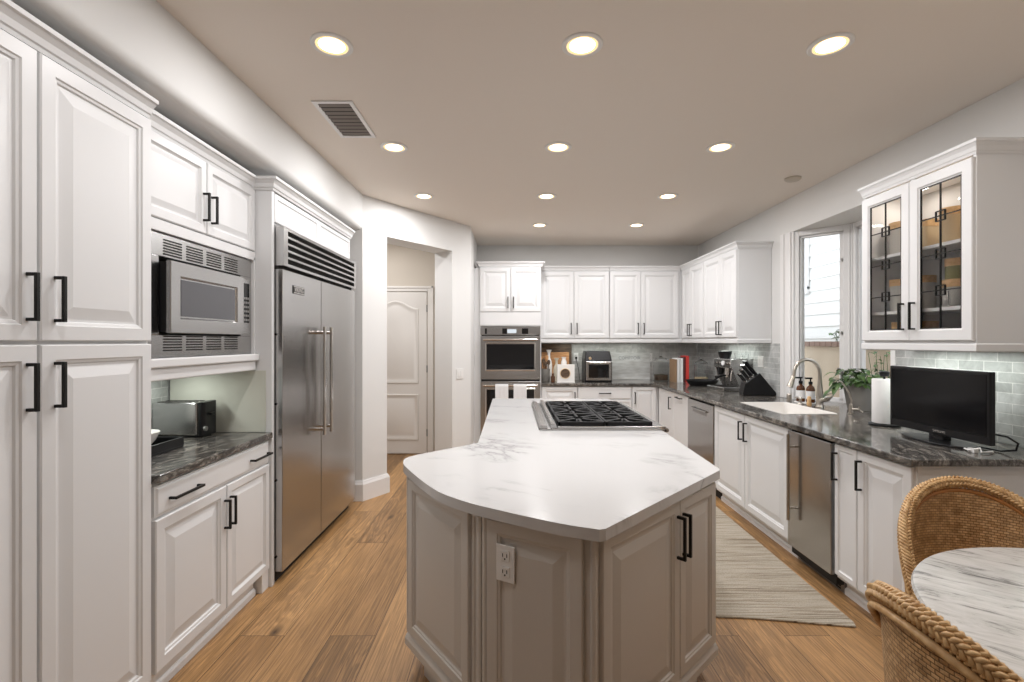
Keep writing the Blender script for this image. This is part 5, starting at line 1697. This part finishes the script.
m_ = MB(); m_.lathe([(0, -0.06)] + [(0.06 * math.sin(R(a)), -0.06 * math.cos(R(a))) for a in range(15, 166, 15)] + [(0, 0.06)]); m_.build('globe', M['lampglow'], p, smooth=60)
m_ = MB(); m_.cyl((0, 0, 0.055), (0, 0, 0.10), 0.024); m_.build('socket', M['black'], p)
d_l = bpy.data.lights.new('added_pendant_bulb', 'POINT'); d_l.energy = 16; d_l.color = (1.0, 0.72, 0.48); d_l.shadow_soft_size = 0.065
o = bpy.data.objects.new('added_pendant_bulb', d_l); o.parent = p; COL.objects.link(o)
# vent register
p = thing('ceiling_vent', 'rectangular louvred air vent in the ceiling near the left wall', 'vent', (-1.005, 2.935, CH), 0)
m_ = MB(); a, b = 0.115, 0.24
m_.box(-a, -a + 0.025, -b, b, -0.008, -0.0005); m_.box(a - 0.025, a, -b, b, -0.008, -0.0005); m_.box(-a + .025, a - .025, -b, -b + 0.025, -0.008, -0.0005); m_.box(-a + .025, a - .025, b - 0.025, b, -0.008, -0.0005)
m_.build('frame', M['trim'], p, bevel=0.002)
m_ = MB(); m_.box(-a + .02, a - .02, -b + .02, b - .02, -0.002, -0.0006); m_.build('duct', M['dark'], p)
M['louvre'] = mat('vent_louvre', (0.22, 0.19, 0.17), 0.5)
m_ = MB()
for k in range(9):
    y = -b + 0.036 + k * 0.047
    m_.loft([[(x, y, -0.003), (x, y + 0.026, -0.0085), (x, y + 0.028, -0.007), (x, y + 0.002, -0.0022)] for x in (-a + .022, a - .022)])
m_.build('louvres', M['louvre'], p)
m_ = MB(); m_.lathe([(0, -0.0005), (0.062, -0.0005), (0.062, -0.012), (0.050, -0.022), (0, -0.022)])
o = m_.build('smoke_detector', M['hall'], smooth=40); o.location = (2.31, 3.98, CH); tag(o, 'small round beige detector on the ceiling near the bay window', 'smoke detector')
# under-cabinet lights, then two added fills in the glass cabinet
UC = (0.94, 1.0, 0.94)
area('undercabinet_lamp', (2.44, 5.45, 1.43), (0, 0, 0), 0.06, 0.7, 1.3, UC)
area('undercabinet_lamp', (1.25, 6.62, 1.43), (0, 0, 0), 1.2, 0.06, 1.2, UC)
area('undercabinet_lamp', (2.45, 2.74, 1.40), (0, 0, 0), 0.06, 0.6, 1.6, UC)
area('undercabinet_lamp', (-1.85, 2.45, 1.28), (0, 0, 0), 0.06, 0.6, 1.3, UC)
area('added_cabinet_fill', (2.43, 2.93, 2.37), (0, 0, 0), 0.1, 0.1, 0.5, (1.0, 0.93, 0.84))  # fill light added to brighten the jars inside
area('added_cabinet_fill', (2.43, 2.56, 2.37), (0, 0, 0), 0.1, 0.1, 0.5, (1.0, 0.93, 0.84))  # second added fill, behind the near door
# hallway lamp
area('hall_lamp', (-1.7, 5.5, 2.75), (0, 0, 0), 0.3, 0.3, 9, LAMP_COL)

# ================================================================== OUTDOORS
p = thing('neighbor_house', 'white clapboard house wall seen through the bay window', 'house', (5.1, 6.0, 0), 0)
m_ = MB()
for k in range(34):
    z = -0.3 + k * 0.20
    m_.loft([[(0.0, y, z), (-0.022, y, z), (-0.004, y, z + 0.204), (0.0, y, z + 0.204)] for y in (-4.2, 7.0)])
m_.box(0.0, 0.1, -4.2, 7.0, -0.3, 6.5)
m_.build('siding', M['siding'], p)
# window whose right (near) edge shows
m_ = MB()
wy = 2.40   # local y of near edge
m_.box(-0.06, -0.02, wy - 0.13, wy, 2.35, 3.75); m_.box(-0.06, -0.02, wy + 0.9, wy + 1.03, 2.35, 3.75); m_.box(-0.06, -0.02, wy, wy + 0.9, 3.6, 3.75); m_.box(-0.07, -0.02, wy - 0.13, wy + 1.03, 2.27, 2.39); m_.box(-0.055, -0.02, wy, wy + 0.9, 2.9, 2.96)
wf = m_.build('window_trim', M['trim'], p)
m_ = MB(); m_.box(-0.035, -0.022, wy, wy + 0.9, 2.39, 3.6); m_.build('window_glass', M['panel_window'], wf)
p = thing('garden_wall', 'tan stucco garden wall with a brick cap outside the window', 'wall', (4.0, 5.0, 0), 0)
m_ = MB(); m_.box(0, 0.18, -3.5, 7.0, -0.3, 1.39); m_.build('stucco_face', M['stucco'], p)
m_ = MB()
for k in range(95):
    y = -3.5 + k * 0.11
    m_.box(-0.04, 0.22, y, y + 0.10, 1.39, 1.455)
m_.build('brick_cap', M['brick'], p, bevel=0.004)
m_ = MB(); m_.box(2.8, 9.0, -2.5, 14.0, -0.35, -0.3)
struct('floor_side_yard', m_, M['soil'])
def weeds(name, x, y, z, n, r, h, label, seed, lsz=0.07):
    p = thing(name, label, 'plant', (x, y, z), 0)
    rn = random.Random(seed); m = MB(); s2 = MB()
    for k in range(n):
        az = rn.uniform(0, 2 * PI); rr_ = rn.uniform(0, r); hh = rn.uniform(0.3, 1.0) * h
        b = Vector((rr_ * math.cos(az), rr_ * math.sin(az), hh))
        s2.tube([(b.x * 0.3, b.y * 0.3, 0), (b.x * 0.5 + 0.05 * math.sin(k), b.y * 0.6, hh * 0.6), b], 0.0025, 5)
        leaf(m, b, rn.uniform(0, 2 * PI), lsz, 0.02, lsz * 0.3, 0.04)
    f = m.build('foliage', M['leaf'], p, smooth=60); f['kind'] = 'stuff'
    s2.build('stems', M['leaf'], p)
weeds('climbing_plant', 4.10, 6.10, 1.456, 10, 0.10, 0.14, 'small green sprig growing over the brick cap of the garden wall', 5, 0.12)
weeds('wall_vine', 3.72, 4.85, -0.3, 190, 0.34, 1.66, 'bare twiggy shrub against the tan garden wall', 9, 0.06)
